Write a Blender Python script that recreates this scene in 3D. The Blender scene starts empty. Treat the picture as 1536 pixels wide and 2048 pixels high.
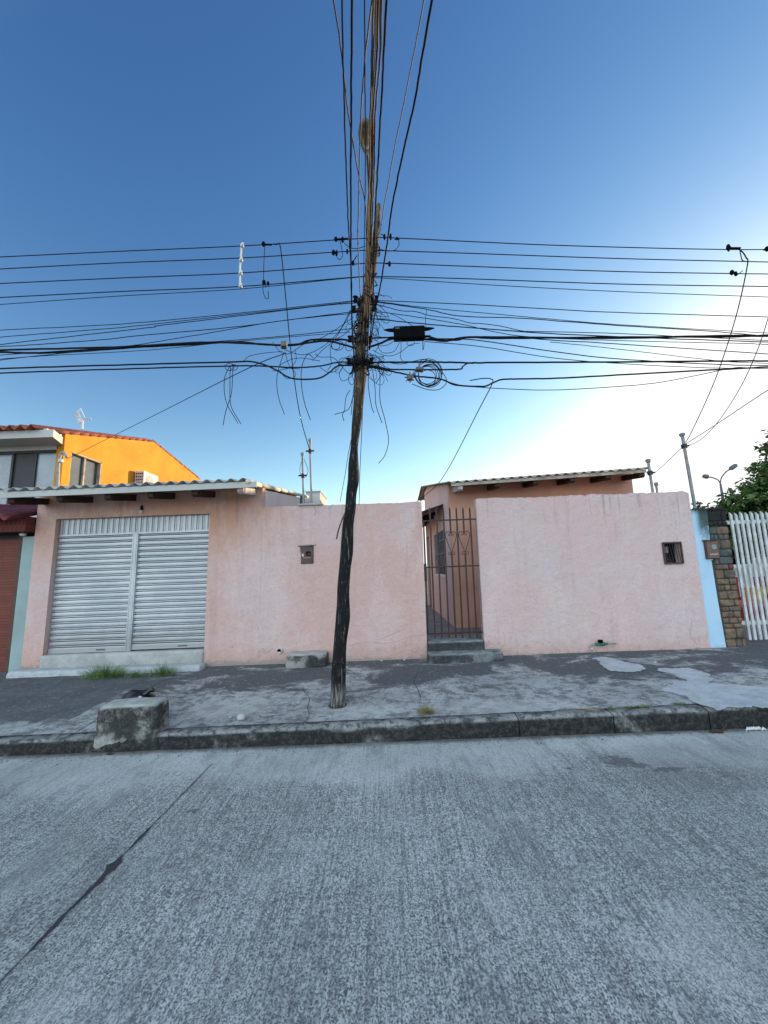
import bpy, math, random
from mathutils import Vector, noise, Matrix
R_ = math.radians
random.seed(7)
sc = bpy.context.scene
# ---------------------------------------------------------------- camera, world, sun
CZ = 1.6; F = 770.0; PIT = R_(8.3); ROL = R_(1.4); G = 0.012
cp, sp, cr, sr = math.cos(PIT), math.sin(PIT), math.cos(ROL), math.sin(ROL)
FW = Vector((0, cp, sp)); U0 = Vector((0, -sp, cp))
RT = Vector((1, 0, 0))*cr - U0*sr
UP = U0*cr + Vector((1, 0, 0))*sr
cd = bpy.data.cameras.new('camera'); cam = bpy.data.objects.new('camera', cd)
sc.collection.objects.link(cam); sc.camera = cam
m = Matrix((RT, UP, -FW)).transposed().to_4x4(); m.translation = Vector((0, 0, CZ)); cam.matrix_world = m
cd.sensor_fit = 'HORIZONTAL'; cd.sensor_width = 36; cd.lens = 36*F/1536; cd.clip_start = 0.02; cd.clip_end = 6000

SUN_AZ, SUN_EL = 52.0, 8.8        # azimuth from +Y towards +X
w = bpy.data.worlds.new('World'); sc.world = w; w.use_nodes = True
wn = w.node_tree.nodes; wl = w.node_tree.links
bg = wn['Background']; sky = wn.new('ShaderNodeTexSky'); sky.sky_type = 'NISHITA'; sky.sun_disc = False
sky.sun_elevation = R_(SUN_EL); sky.sun_rotation = R_(SUN_AZ); sky.air_density = 1.0; sky.dust_density = 0.6; sky.ozone_density = 1.5
def _wm(op, a, b):
    n = wn.new('ShaderNodeMath'); n.operation = op
    for i, v in enumerate((a, b)):
        if isinstance(v, (int, float)): n.inputs[i].default_value = v
        else: wl.new(v, n.inputs[i])
    return n.outputs[0]
# grade the clear sky channel by channel (deeper blue overhead), then add a made-up glow behind the camera to brighten the facades
tc = wn.new('ShaderNodeTexCoord'); vd = wn.new('ShaderNodeVectorMath'); vd.operation = 'DOT_PRODUCT'
wl.new(tc.outputs['Generated'], vd.inputs[0]); vd.inputs[1].default_value = Vector((-.25, -.90, .36)).normalized()
gl = _wm('POWER', _wm('MAXIMUM', vd.outputs['Value'], 0.0), 1.6)
sr_ = wn.new('ShaderNodeSeparateColor'); cb_ = wn.new('ShaderNodeCombineColor'); wl.new(sky.outputs[0], sr_.inputs[0])
SKYG = ((1.48, .365, 2.9, .50), (1.30, .41, 3.35, .48), (1.0, .50, 3.6, .42))     # power, gain, glow
el_ = wn.new('ShaderNodeSeparateXYZ'); wl.new(tc.outputs['Generated'], el_.inputs[0])
hz_ = _wm('POWER', _wm('SUBTRACT', 1.0, _wm('MINIMUM', _wm('MAXIMUM', el_.outputs[2], 0.0), 1.0)), 5.0)   # pale haze low over the horizon
for i, (g_, k_, e_, h_) in enumerate(SKYG):
    v = _wm('MULTIPLY', _wm('POWER', _wm('MULTIPLY', sr_.outputs[i], .6), g_), k_/.6)
    v = _wm('ADD', v, _wm('MULTIPLY', hz_, h_))
    if i: v = _wm('MAXIMUM', v, _wm('MULTIPLY', prev, .97))
    v = _wm('MINIMUM', v, 2.0)
    prev = v
    wl.new(_wm('ADD', v, _wm('MULTIPLY', gl, e_)), cb_.inputs[i])
wl.new(cb_.outputs[0], bg.inputs[0]); bg.inputs[1].default_value = 0.15
ld = bpy.data.lights.new('sun', 'SUN'); ld.energy = 2.0; ld.angle = R_(0.5); ld.color = (1.0, 0.74, 0.46)
lo = bpy.data.objects.new('sun', ld); sc.collection.objects.link(lo)
S = Vector((math.sin(R_(SUN_AZ))*math.cos(R_(SUN_EL)), math.cos(R_(SUN_AZ))*math.cos(R_(SUN_EL)), math.sin(R_(SUN_EL))))
lo.rotation_euler = S.to_track_quat('Z', 'Y').to_euler(); lo.location = (20, 20, 20)
vs = sc.view_settings; vs.view_transform = 'Standard'; vs.look = 'None'; vs.gamma = 1; vs.exposure = 2.0

# ---------------------------------------------------------------- geometry helpers
def grade(x): return G*max(-60, min(60, x))
def ray(px, py): return FW + RT*((px-768)/F) + UP*(-(py-1024)/F)
def P(px, py, Y):
    d = ray(px, py); t = Y/d.y; x = d.x*t
    return Vector((x, Y, CZ+d.z*t-grade(x)))
def GN(px, py, z):
    d = ray(px, py); t = (z-CZ)/(d.z-G*d.x); return Vector((d.x*t, d.y*t, z))
def nz(x, y, z, s=1.0): return noise.noise(Vector((x*s, y*s, z*s)))

class MB:
    def __init__(s): s.v = []; s.f = []
    def add(s, vs_, fs):
        o = len(s.v); s.v += [tuple(v) for v in vs_]; s.f += [tuple(i+o for i in f) for f in fs]; return s
    def box(s, x0, x1, y0, y1, z0, z1):
        v = [(x, y, z) for z in (z0, z1) for y in (y0, y1) for x in (x0, x1)]
        return s.add(v, [(0, 2, 3, 1), (4, 5, 7, 6), (0, 1, 5, 4), (2, 6, 7, 3), (0, 4, 6, 2), (1, 3, 7, 5)])
    def hexa(s, a, b):   # two quads (each 4 pts) joined
        return s.add(list(a)+list(b), [(3, 2, 1, 0), (4, 5, 6, 7), (0, 1, 5, 4), (1, 2, 6, 5), (2, 3, 7, 6), (3, 0, 4, 7)])
    def bar(s, a, b, w_, h_, up=(0, 0, 1)):
        a = Vector(a); b = Vector(b); d = (b-a).normalized(); u = Vector(up)
        sd = d.cross(u)
        if sd.length < 1e-4: sd = d.cross(Vector((0, 1, 0)))
        sd.normalize(); u = sd.cross(d).normalized(); sd *= w_/2; u *= h_/2
        return s.hexa([a-sd-u, a+sd-u, a+sd+u, a-sd+u], [b-sd-u, b+sd-u, b+sd+u, b-sd+u])
    def tube(s, pts, r, n=6, caps=True):
        pts = [Vector(p) for p in pts]; L = len(pts); rr = r if isinstance(r, (list, tuple)) else [r]*L
        o = len(s.v); nrm = None
        for i, p in enumerate(pts):
            d = (pts[min(i+1, L-1)]-pts[max(i-1, 0)])
            if d.length < 1e-9: d = Vector((0, 0, 1))
            d.normalize()
            if nrm is None:
                nrm = d.orthogonal().normalized()
            else:
                nrm = nrm-d*nrm.dot(d)
                nrm = nrm.normalized() if nrm.length > 1e-6 else d.orthogonal().normalized()
            b = d.cross(nrm)
            for k in range(n):
                a = 2*math.pi*k/n; s.v.append(tuple(p+(nrm*math.cos(a)+b*math.sin(a))*rr[i]))
        for i in range(L-1):
            for k in range(n):
                k2 = (k+1) % n; s.f.append((o+i*n+k, o+i*n+k2, o+(i+1)*n+k2, o+(i+1)*n+k))
        if caps:
            s.f.append(tuple(o+k for k in reversed(range(n)))); s.f.append(tuple(o+(L-1)*n+k for k in range(n)))
        return s
    def prism(s, poly, axis, a, b):   # poly list of 2d, extruded along axis from a to b
        n = len(poly)
        def mk(p, t):
            return {'x': (t, p[0], p[1]), 'y': (p[0], t, p[1]), 'z': (p[0], p[1], t)}[axis]
        v = [mk(p, a) for p in poly]+[mk(p, b) for p in poly]
        return s.add(v, [tuple(range(n)), tuple(reversed(range(n, 2*n)))]+[(i, i+n, (i+1) % n+n, (i+1) % n) for i in range(n)])
    def lathe(s, c, prof, n=16, axis='z'):
        o = len(s.v); c = Vector(c)
        for r, h in prof:
            for k in range(n):
                a = 2*math.pi*k/n; q = (r*math.cos(a), r*math.sin(a))
                v = {'z': (q[0], q[1], h), 'y': (q[0], h, q[1]), 'x': (h, q[0], q[1])}[axis]
                s.v.append(tuple(c+Vector(v)))
        for i in range(len(prof)-1):
            for k in range(n):
                k2 = (k+1) % n; s.f.append((o+i*n+k, o+i*n+k2, o+(i+1)*n+k2, o+(i+1)*n+k))
        s.f.append(tuple(o+k for k in range(n))); s.f.append(tuple(o+(len(prof)-1)*n+k for k in range(n)))
        return s
    def build(s, name, mt, parent=None, smooth=False, bevel=0, solid=0, origin=None):
        me = bpy.data.meshes.new(name)
        if parent is not None:
            off = Vector(parent.matrix_world_off)if hasattr(parent, 'matrix_world_off') else OFF[parent.name]
        else:
            if origin is None:
                xs = [v[0] for v in s.v]; ys = [v[1] for v in s.v]; zs = [v[2] for v in s.v]
                origin = ((min(xs)+max(xs))/2, (min(ys)+max(ys))/2, min(zs))
            off = Vector((origin[0], origin[1], origin[2]+grade(origin[0])))
        vv = [(x-off.x, y-off.y, z+grade(x)-off.z) for x, y, z in s.v]
        me.from_pydata(vv, [], s.f); me.update()
        me.materials.append(mt)
        o = bpy.data.objects.new(name, me); sc.collection.objects.link(o)
        if parent is None: o.location = off
        else: o.parent = parent
        OFF[o.name] = off
        if smooth:
            for p in me.polygons: p.use_smooth = True
        import bmesh
        b = bmesh.new(); b.from_mesh(me); bmesh.ops.recalc_face_normals(b, faces=b.faces); b.to_mesh(me); b.free()
        if bevel:
            md = o.modifiers.new('bevel', 'BEVEL'); md.width = bevel; md.segments = 2; md.limit_method = 'ANGLE'
        if smooth == 'auto':
            for p in me.polygons: p.use_smooth = True
            me.set_sharp_from_angle(angle=R_(40))
        return o
OFF = {}
def thing(name, label, cat, loc, group=None):
    o = bpy.data.objects.new(name, None); sc.collection.objects.link(o)
    off = Vector((loc[0], loc[1], loc[2]+grade(loc[0]))); o.location = off; OFF[o.name] = off
    o.empty_display_size = 0.1
    return tag(o, label, cat, group)
def tag(o, label, cat, group=None, kind=None):
    o['label'] = label; o['category'] = cat
    if group: o['group'] = group
    if kind: o['kind'] = kind
    return o
def struct(o): o['kind'] = 'structure'; return o
def cr_(pts, n=8):
    pts = [Vector(p) for p in pts]
    if len(pts) < 3:
        return [pts[0].lerp(pts[1], i/n) for i in range(n+1)]
    out = []
    q = [pts[0]*2-pts[1]]+pts+[pts[-1]*2-pts[-2]]
    for i in range(1, len(q)-2):
        a, b, c, d = q[i-1:i+3]
        for k in range(n):
            t = k/n
            out.append(0.5*((2*b)+(c-a)*t+(2*a-5*b+4*c-d)*t*t+(3*b-3*c+d-a)*t**3))
    out.append(pts[-1]); return out

# ---------------------------------------------------------------- material helper
class NB:
    def __init__(s, name, rough=0.85, metal=0.0, spec=0.3):
        s.m = bpy.data.materials.new(name); s.m.use_nodes = True; s.t = s.m.node_tree
        s.b = s.t.nodes['Principled BSDF']; s.b.inputs['Roughness'].default_value = rough
        s.b.inputs['Metallic'].default_value = metal; s.b.inputs['Specular IOR Level'].default_value = spec
        g = s.t.nodes.new('ShaderNodeNewGeometry'); s.pos = g.outputs['Position']
        s.nrm = g.outputs['Normal']
    def L(s, a, b):
        if isinstance(a, (int, float)): b.default_value = a
        elif isinstance(a, tuple): b.default_value = (*a, 1) if len(a) == 3 and len(b.default_value) == 4 else a
        else: s.t.links.new(a, b)
    def obj(s):
        n = s.t.nodes.new('ShaderNodeTexCoord'); return n.outputs['Object']
    def map(s, scale=(1, 1, 1), loc=(0, 0, 0), rot=(0, 0, 0), vec=None):
        n = s.t.nodes.new('ShaderNodeMapping'); s.L(vec or s.pos, n.inputs[0])
        n.inputs['Scale'].default_value = scale; n.inputs['Location'].default_value = loc; n.inputs['Rotation'].default_value = rot
        return n.outputs[0]
    def noise(s, scale, detail=4, rough=.55, vec=None, dist=0):
        n = s.t.nodes.new('ShaderNodeTexNoise'); s.L(vec or s.pos, n.inputs['Vector'])
        n.inputs['Scale'].default_value = scale; n.inputs['Detail'].default_value = detail
        n.inputs['Roughness'].default_value = rough; n.inputs['Distortion'].default_value = dist
        return n.outputs['Fac']
    def voro(s, scale, vec=None, feat='F1', out='Distance'):
        n = s.t.nodes.new('ShaderNodeTexVoronoi'); s.L(vec or s.pos, n.inputs['Vector']); n.feature = feat
        n.inputs['Scale'].default_value = scale; return n.outputs[out]
    def brick(s, c1, c2, mortar, scale, vec, bw=.5, rh=.25, ms=.02, off=.5):
        n = s.t.nodes.new('ShaderNodeTexBrick'); s.L(vec, n.inputs['Vector'])
        for k, v in (('Color1', c1), ('Color2', c2), ('Mortar', mortar)): n.inputs[k].default_value = (*v, 1)
        n.inputs['Scale'].default_value = scale; n.inputs['Brick Width'].default_value = bw; n.inputs['Row Height'].default_value = rh
        n.inputs['Mortar Size'].default_value = ms; n.offset = off
        return n.outputs['Color'], n.outputs['Fac']
    def ramp(s, fac, stops, interp='LINEAR'):
        n = s.t.nodes.new('ShaderNodeValToRGB'); s.L(fac, n.inputs[0]); n.color_ramp.interpolation = interp
        e = n.color_ramp.elements
        while len(e) < len(stops): e.new(0.5)
        for i, (p, c) in enumerate(stops):
            e[i].position = p
            c = (c, c, c) if isinstance(c, (int, float)) else c
            e[i].color = (*c, 1)
        return n.outputs[0]
    def mix(s, fac, a, b, blend='MIX'):
        n = s.t.nodes.new('ShaderNodeMix'); n.data_type = 'RGBA'; n.blend_type = blend
        s.L(fac, n.inputs[0]); s.L(a, n.inputs[6]); s.L(b, n.inputs[7]); return n.outputs[2]
    def math(s, op, a, b=0.0, c=0.0, clamp=False):
        n = s.t.nodes.new('ShaderNodeMath'); n.operation = op; n.use_clamp = clamp
        s.L(a, n.inputs[0]); s.L(b, n.inputs[1]); s.L(c, n.inputs[2]); return n.outputs[0]
    def sep(s, vec=None):
        n = s.t.nodes.new('ShaderNodeSeparateXYZ'); s.L(vec or s.pos, n.inputs[0]); return n.outputs
    def rng(s, v, a, b, c=0.0, d=1.0):
        n = s.t.nodes.new('ShaderNodeMapRange'); n.interpolation_type = 'SMOOTHSTEP'; s.L(v, n.inputs[0])
        for i, k in enumerate((a, b, c, d)): n.inputs[i+1].default_value = k
        return n.outputs[0]
    def blob(s, x, y, rx, ry, soft=.3, wob=.5, ns=6):
        sx = s.sep(); nn = s.noise(ns, 5, .6)
        a = s.math('POWER', s.math('ABSOLUTE', s.math('DIVIDE', s.math('SUBTRACT', sx[0], x), rx)), 2)
        b = s.math('POWER', s.math('ABSOLUTE', s.math('DIVIDE', s.math('SUBTRACT', sx[1], y), ry)), 2)
        d = s.math('ADD', s.math('ADD', a, b), s.math('MULTIPLY', s.math('SUBTRACT', nn, .5), wob*6))
        return s.rng(d, 1-soft, 1+soft, 1, 0)
    def bump(s, h, strength=.3, dist=.01):
        n = s.t.nodes.new('ShaderNodeBump'); s.L(h, n.inputs['Height']); n.inputs['Strength'].default_value = strength
        n.inputs['Distance'].default_value = dist; s.t.links.new(n.outputs[0], s.b.inputs['Normal']); return s
    def col(s, c): s.L(c, s.b.inputs['Base Color']); return s
    def rgh(s, c): s.L(c, s.b.inputs['Roughness']); return s
def simple(name, c, rough=.7, metal=0, var=.25, scale=8, bump=0, dark=None, spec=.3):
    n = NB(name, rough, metal, spec)
    d = dark or tuple(v*(1-var) for v in c)
    f = n.noise(scale, 5, .65)
    n.col(n.mix(n.ramp(f, [(.35, 0.), (.65, 1.)]), d, c))
    if bump: n.bump(n.noise(scale*8, 4, .7), bump, .004)
    return n.m

def pink_wall(name, base, pale, orange=None):
    n = NB(name, .9, 0, .15); z = n.sep()
    big = n.noise(.9, 5, .6); c = n.mix(n.rng(n.math('ADD', big, n.math('MULTIPLY', n.math('SUBTRACT', n.noise(6, 8, .8), .5), .5)), .42, .62), base, pale)
    if orange: c = n.mix(n.math('MULTIPLY', n.rng(n.math('ADD', z[2], n.math('MULTIPLY', n.noise(3, 4), .5)), 1.9, 2.75), n.math('MULTIPLY', n.rng(n.math('ADD', z[0], n.math('MULTIPLY', n.noise(2, 5), .8)), -.9, -2.0), .8)), c, orange)  # eave shade on the garage front painted in as an orange-brown band
    c = n.mix(n.math('MULTIPLY', n.rng(n.noise(1, 6, .7, n.map((2.2, 2.2, .9), (9, 1, 4))), .48, .62), .42), c, (.66, .51, .475))
    # vertical rain streaks
    st = n.noise(1, 5, .6, n.map((7, 7, .55))); c = n.mix(n.math('MULTIPLY', n.rng(st, .55, .75), .28), c, tuple(v*.62 for v in base))
    tp = n.math('MULTIPLY', n.rng(n.noise(1, 6, .75, n.map((13, 13, .5), (3, 3, 3))), .52, .68), n.rng(n.math('ADD', z[2], n.math('MULTIPLY', n.noise(6, 4), .25)), 2.25, 2.75))
    c = n.mix(n.math('MULTIPLY', tp, .5), c, (.22, .17, .15))
    # fine grain
    c = n.mix(n.math('MULTIPLY', n.rng(n.noise(48, 4, .75), .50, .68), .34), c, tuple(v*.6 for v in base))
    mid = n.noise(4.5, 8, .72); c = n.mix(n.math('MULTIPLY', n.rng(mid, .54, .68), .42), c, (.47, .33, .31))
    c = n.mix(n.math('MULTIPLY', n.rng(n.noise(20, 7, .8, n.map((1, 1, .6))), .54, .70), .35), c, (.66, .50, .47))
    # scattered dark specks
    sp_ = n.rng(n.math('ADD', n.voro(5.5), n.math('MULTIPLY', n.noise(22, 4, .7), .12)), .115, .075, 0, .6)
    gate = n.rng(n.noise(1.7, 3), .53, .6); c = n.mix(n.math('MULTIPLY', sp_, gate), c, (.16, .11, .10))
    # damp and chipped base
    zb = n.math('ADD', z[2], n.math('MULTIPLY', n.math('SUBTRACT', n.noise(3.2, 6, .7), .5), .55))
    c = n.mix(n.math('MULTIPLY', n.rng(zb, .50, .24), .6), c, (.50, .31, .25))
    c = n.mix(n.math('MULTIPLY', n.rng(n.noise(9, 8, .8, n.map(loc=(4, 4, 4))), .56, .64), n.math('MULTIPLY', n.rng(z[2], .75, .3), .55)), c, (.30, .20, .17))
    zc = n.math('ADD', z[2], n.math('MULTIPLY', n.math('SUBTRACT', n.noise(11, 6, .75), .5), .25))
    c = n.mix(n.math('MULTIPLY', n.rng(zc, .27, .20), .8), c, (.30, .25, .22))
    n.col(c)
    h = n.math('ADD', n.math('MULTIPLY', n.noise(70, 4, .65), .8), n.math('MULTIPLY', n.noise(7, 5, .65), 2.6))
    n.bump(h, .75, .014); return n.m
M = {}
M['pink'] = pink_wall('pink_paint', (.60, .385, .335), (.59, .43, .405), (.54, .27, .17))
M['pink2'] = pink_wall('pink_paint_pale', (.60, .425, .395), (.585, .45, .435))
M['side'] = simple('pale_plaster', (.64, .54, .50), .9, var=.12, scale=1.5, bump=.3)
M['orange'] = simple('orange_plaster', (.62, .255, .025), .9, var=.22, scale=1.6, bump=.35)
M['salmon'] = simple('salmon_plaster', (.57, .31, .22), .9, var=.2, scale=2, bump=.35)
M['salmon_dark'] = simple('salmon_plaster_side', (.60, .42, .38), .9, var=.15, scale=2, bump=.3)
M['cream'] = simple('cream_plaster', (.46, .45, .42), .85, var=.1, scale=1.5, bump=.2)
M['greywall'] = simple('grey_green_plaster', (.30, .38, .37), .9, var=.15, scale=2.5, bump=.4)
M['dark'] = simple('dark_metal', (.035, .034, .036), .5)
M['black'] = simple('black_plastic', (.005, .005, .006), .8, spec=.04)
M['cable'] = simple('cable_black', (.016, .015, .018), .75, scale=30, spec=.08)
M['cable_tan'] = simple('cable_tan_sunlit', (.085, .062, .036), .6, scale=18, dark=(.03, .022, .018), spec=.3)  # tan copy of the cable colour; sunlight on overhead cables put into it
M['galvd'] = simple('dull_grey_metal', (.13, .13, .135), .7, .1)
M['galv'] = simple('galvanised_steel', (.29, .295, .30), .6, .2, var=.3, scale=12)
M['white'] = simple('white_paint', (.58, .57, .55), .6, var=.15, scale=6)
M['gatebar'] = simple('gate_paint', (.055, .022, .022), .5, var=.45, scale=20)
M['rustbox'] = simple('brown_metal_box', (.10, .045, .035), .55, var=.6, scale=14, spec=.5)
M['glass'] = simple('window_glass', (.10, .12, .13), .08, var=.3, scale=2, spec=.8)
M['curtain'] = simple('curtained_glass', (.22, .25, .30), .12, var=.35, scale=3, spec=.7)
M['wood'] = simple('dark_beam_wood', (.055, .028, .020), .8, var=.5, scale=10, bump=.4)
M['wood_white'] = simple('whitewashed_wood', (.50, .46, .43), .8, var=.3, scale=10)
M['terra'] = simple('terracotta_tile', (.36, .10, .055), .85, scale=5, dark=(.13, .05, .04), bump=.4)
M['terra_dark'] = simple('wine_tile', (.15, .030, .032), .6, scale=5, dark=(.06, .015, .02), bump=.3)
M['doorred'] = None
def _shut():
    n = NB('shutter_metal', .42, .25, .5); z = n.sep()
    c = n.mix(n.rng(n.noise(2, 6, .6), .4, .65), (.42, .435, .45), (.50, .505, .51))
    c = n.mix(n.math('MULTIPLY', n.rng(n.noise(1, 5, .7, n.map((3, 3, 30))), .55, .72), .35), c, (.25, .25, .25))
    c = n.mix(n.math('MULTIPLY', n.rng(n.noise(14, 6, .8), .63, .72), .7), c, (.20, .15, .12))
    gz = n.rng(n.math('ADD', z[2], n.math('MULTIPLY', n.math('SUBTRACT', n.noise(6, 6, .7), .5), .8)), .95, .5); c = n.mix(n.math('MULTIPLY', gz, .45), c, (.24, .22, .20))
    n.col(c); n.bump(n.noise(5, 3), .12, .02); return n.m
M['shutter'] = _shut()
M['rake'] = simple('pale_roof_edge', (.66, .62, .50), .9, var=.2, scale=8)
def _fibro(name, c1, c2):
    n = NB(name, .9, 0, .2); c = n.mix(n.rng(n.noise(3, 8, .7), .35, .62), c1, c2)
    c = n.mix(n.math('MULTIPLY', n.rng(n.noise(25, 5, .7), .5, .7), .5), c, tuple(v*.45 for v in c1)); n.col(c)
    n.bump(n.noise(60, 4, .7), .4, .004); return n.m
M['fibro'] = _fibro('fibre_cement', (.26, .26, .25), (.46, .44, .40))
M['fibro_tan'] = _fibro('fibre_cement_tan', (.24, .20, .16), (.42, .37, .31))
def _concrete(name, c1, c2, dk, dthr=(.5, .65), sc_=3, mold=0, bump=.5, mo=(.43, .66)):
    n = NB(name, .92, 0, .15); c = n.mix(n.rng(n.noise(sc_, 8, .68), .38, .62), c1, c2)
    c = n.mix(n.rng(n.noise(sc_*1.7, 9, .78, dist=.4), dthr[0], dthr[1]), c, dk)
    if mold:
        nrm = n.sep(n.nrm); side = n.rng(nrm[2], .8, .3)
        mk = n.rng(n.math('ADD', n.noise(5, 8, .75), n.math('MULTIPLY', n.math('SUBTRACT', n.noise(1.4, 3), .5), 1.2)), mo[0]-.12, mo[1]-.12)
        mcol = n.mix(n.rng(n.noise(22, 6, .8), .45, .66), (.013, .013, .013), (.055, .053, .050)); c = n.mix(n.math('MULTIPLY', n.math('MULTIPLY', side, mk), mold), c, mcol)
    c = n.mix(n.math('MULTIPLY', n.rng(n.noise(90, 3, .8), .5, .68), .35), c, tuple(v*.4 for v in c1)); n.col(c)
    n.bump(n.math('ADD', n.noise(12, 8, .75), n.math('MULTIPLY', n.noise(110, 3, .7), .4)), bump, .015); return n.m
M['conc'] = _concrete('rough_concrete', (.30, .29, .26), (.40, .39, .36), (.10, .10, .10), (.55, .72), 5, .95)
M['conc_kerb'] = _concrete('kerb_concrete', (.20, .20, .19), (.30, .29, .275), (.06, .06, .058), (.44, .60), 6, .97, mo=(.27, .52))
M['conc_green'] = _concrete('mossy_concrete', (.16, .17, .17), (.26, .27, .27), (.05, .06, .055), (.50, .68), 5, .85, mo=(.36, .6))
M['conc_pale'] = _concrete('pale_concrete', (.34, .33, .31), (.44, .43, .40), (.22, .21, .20), (.55, .75), 4, 0, .3)
M['screed'] = _concrete('worn_screed', (.30, .31, .33), (.38, .39, .41), (.22, .22, .23), (.52, .75), 2.2, 0, .3)
M['cement'] = _concrete('smooth_cement', (.37, .385, .39), (.46, .475, .48), (.22, .225, .235), (.50, .72), 6, 0, .2)
def _road():
    n = NB('road_concrete', .9, 0, .25); s = n.sep()
    c = n.mix(n.rng(n.noise(.6, 6, .6), .35, .65), (.42, .43, .40), (.55, .555, .52))
    gr = n.noise(1, 3, .6, n.map((75, 2.2, 1)))            # broom strokes along y
    gr2 = n.noise(1, 4, .65, n.map((22, 1.0, 1)))
    spk = n.noise(120, 3, .8, n.map((1, .8, 1))); ms = n.noise(42, 6, .85, n.map((1, .7, 1)))
    wear = n.rng(n.math('ADD', n.noise(.9, 5, .6), n.math('MULTIPLY', n.rng(s[1], 3.7, 2.9, -.25, .08), 1)), .34, .56)  # gutter strip smoother
    wear = n.math('ADD', n.math('MULTIPLY', wear, .62), .38)
    gv = n.math('MULTIPLY', n.rng(gr, .50, .62), wear)
    c = n.mix(n.math('MULTIPLY', gv, .42), c, (.10, .10, .10))
    c = n.mix(n.math('MULTIPLY', n.math('MULTIPLY', n.rng(gr2, .5, .68), wear), .38), c, (.13, .13, .13))
    c = n.mix(n.math('MULTIPLY', n.math('MULTIPLY', n.rng(spk, .49, .56), wear), .88), c, (.06, .06, .064))
    c = n.mix(n.math('MULTIPLY', n.math('MULTIPLY', n.rng(ms, .49, .57), wear), .62), c, (.085, .085, .09))
    c = n.mix(n.math('MULTIPLY', n.rng(n.noise(60, 3, .75, n.map(loc=(3, 9, 1))), .58, .70), .45), c, (.50, .49, .47))
    spots = n.rng(n.math('ADD', n.voro(1.9), n.math('MULTIPLY', n.noise(16, 5, .7), .08)), .085, .055)
    c = n.mix(n.math('MULTIPLY', spots, .85), c, (.03, .03, .032))
    for a in ((1.83, 3.36, .12, .08), (2.10, 3.2, .13, .035), (1.95, 3.28, .07, .04), (-1.35, 2.9, .04, .025)):
        c = n.mix(n.math('MULTIPLY', n.blob(*a, soft=.5, wob=.9, ns=22), .62), c, (.06, .06, .065))
    c = n.mix(n.math('MULTIPLY', n.blob(2.5, 3.25, .9, .35, soft=.8, wob=.4, ns=3), .3), c, (.09, .09, .09))
    c = n.mix(n.math('MULTIPLY', n.rng(n.noise(2.6, 7, .75, n.map((1.6, .7, 1))), .50, .66), .38), c, (.13, .13, .135))
    # dirt in gutter
    gut = n.rng(n.math('ADD', s[1], n.math('MULTIPLY', n.noise(5, 5, .7), .16)), 3.83, 3.93)
    c = n.mix(n.math('MULTIPLY', gut, .8), c, (.06, .052, .045))
    n.col(c)
    h = n.math('ADD', n.math('MULTIPLY', gr, .7), n.math('ADD', n.math('MULTIPLY', spk, .9), n.math('MULTIPLY', ms, .6)))
    n.bump(h, .5, .009); return n.m
M['road'] = _road()
def _walk():
    n = NB('sidewalk_concrete', .93, 0, .15); s = n.sep()
    c = n.mix(n.rng(n.noise(1.2, 7, .65), .38, .64), (.32, .315, .305), (.42, .415, .40))
    # mildew in large ragged fields, mostly nearer the walls
    f = n.math('ADD', n.noise(1.0, 9, .72, n.map((1, 1.5, 1)), dist=.5), n.rng(s[1], 4.3, 5.6, -.11, .09))
    c = n.mix(n.rng(f, .47, .56), c, (.095, .097, .102))
    dm = n.math('MULTIPLY', n.rng(n.math('ADD', s[0], n.math('MULTIPLY', n.noise(9, 4), .05)), -3.33, -3.37), n.rng(n.math('ADD', s[1], n.math('MULTIPLY', n.math('SUBTRACT', n.noise(2.2, 7, .7), .5), .9)), 4.22, 4.38))
    c = n.mix(dm, c, n.mix(n.rng(n.noise(3, 6, .7), .4, .6), (.085, .088, .096), (.125, .128, .136)))
    f2 = n.noise(7, 8, .8); c = n.mix(n.math('MULTIPLY', n.rng(f2, .47, .58), .75), c, (.10, .10, .10))
    f3 = n.noise(16, 8, .85, n.map((.6, 1, 1))); c = n.mix(n.math('MULTIPLY', n.rng(f3, .5, .64), .5), c, (.10, .10, .10))
    c = n.mix(n.math('MULTIPLY', n.rng(n.noise(42, 5, .85), .52, .66), .6), c, (.05, .05, .05))
    c = n.mix(n.math('MULTIPLY', n.rng(n.noise(24, 6, .8, n.map(loc=(7, 3, 2))), .56, .70), .6), c, (.55, .54, .51))
    for a in ((-1.75, 4.5, .45, .28), (-.2, 4.25, .5, .16), (1.2, 4.15, .7, .2)):
        c = n.mix(n.math('MULTIPLY', n.blob(*a, soft=.6, wob=.6, ns=4), .35), c, (.50, .49, .45))
    n.col(c); n.bump(n.math('ADD', n.noise(14, 8, .75), n.math('MULTIPLY', n.noise(120, 3, .7), .5)), .5, .012); return n.m
M['walk'] = _walk()
M['walk_dark'] = _concrete('dark_screed', (.12, .123, .13), (.165, .168, .175), (.075, .077, .082), (.5, .7), 4, 0, .4)
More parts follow.
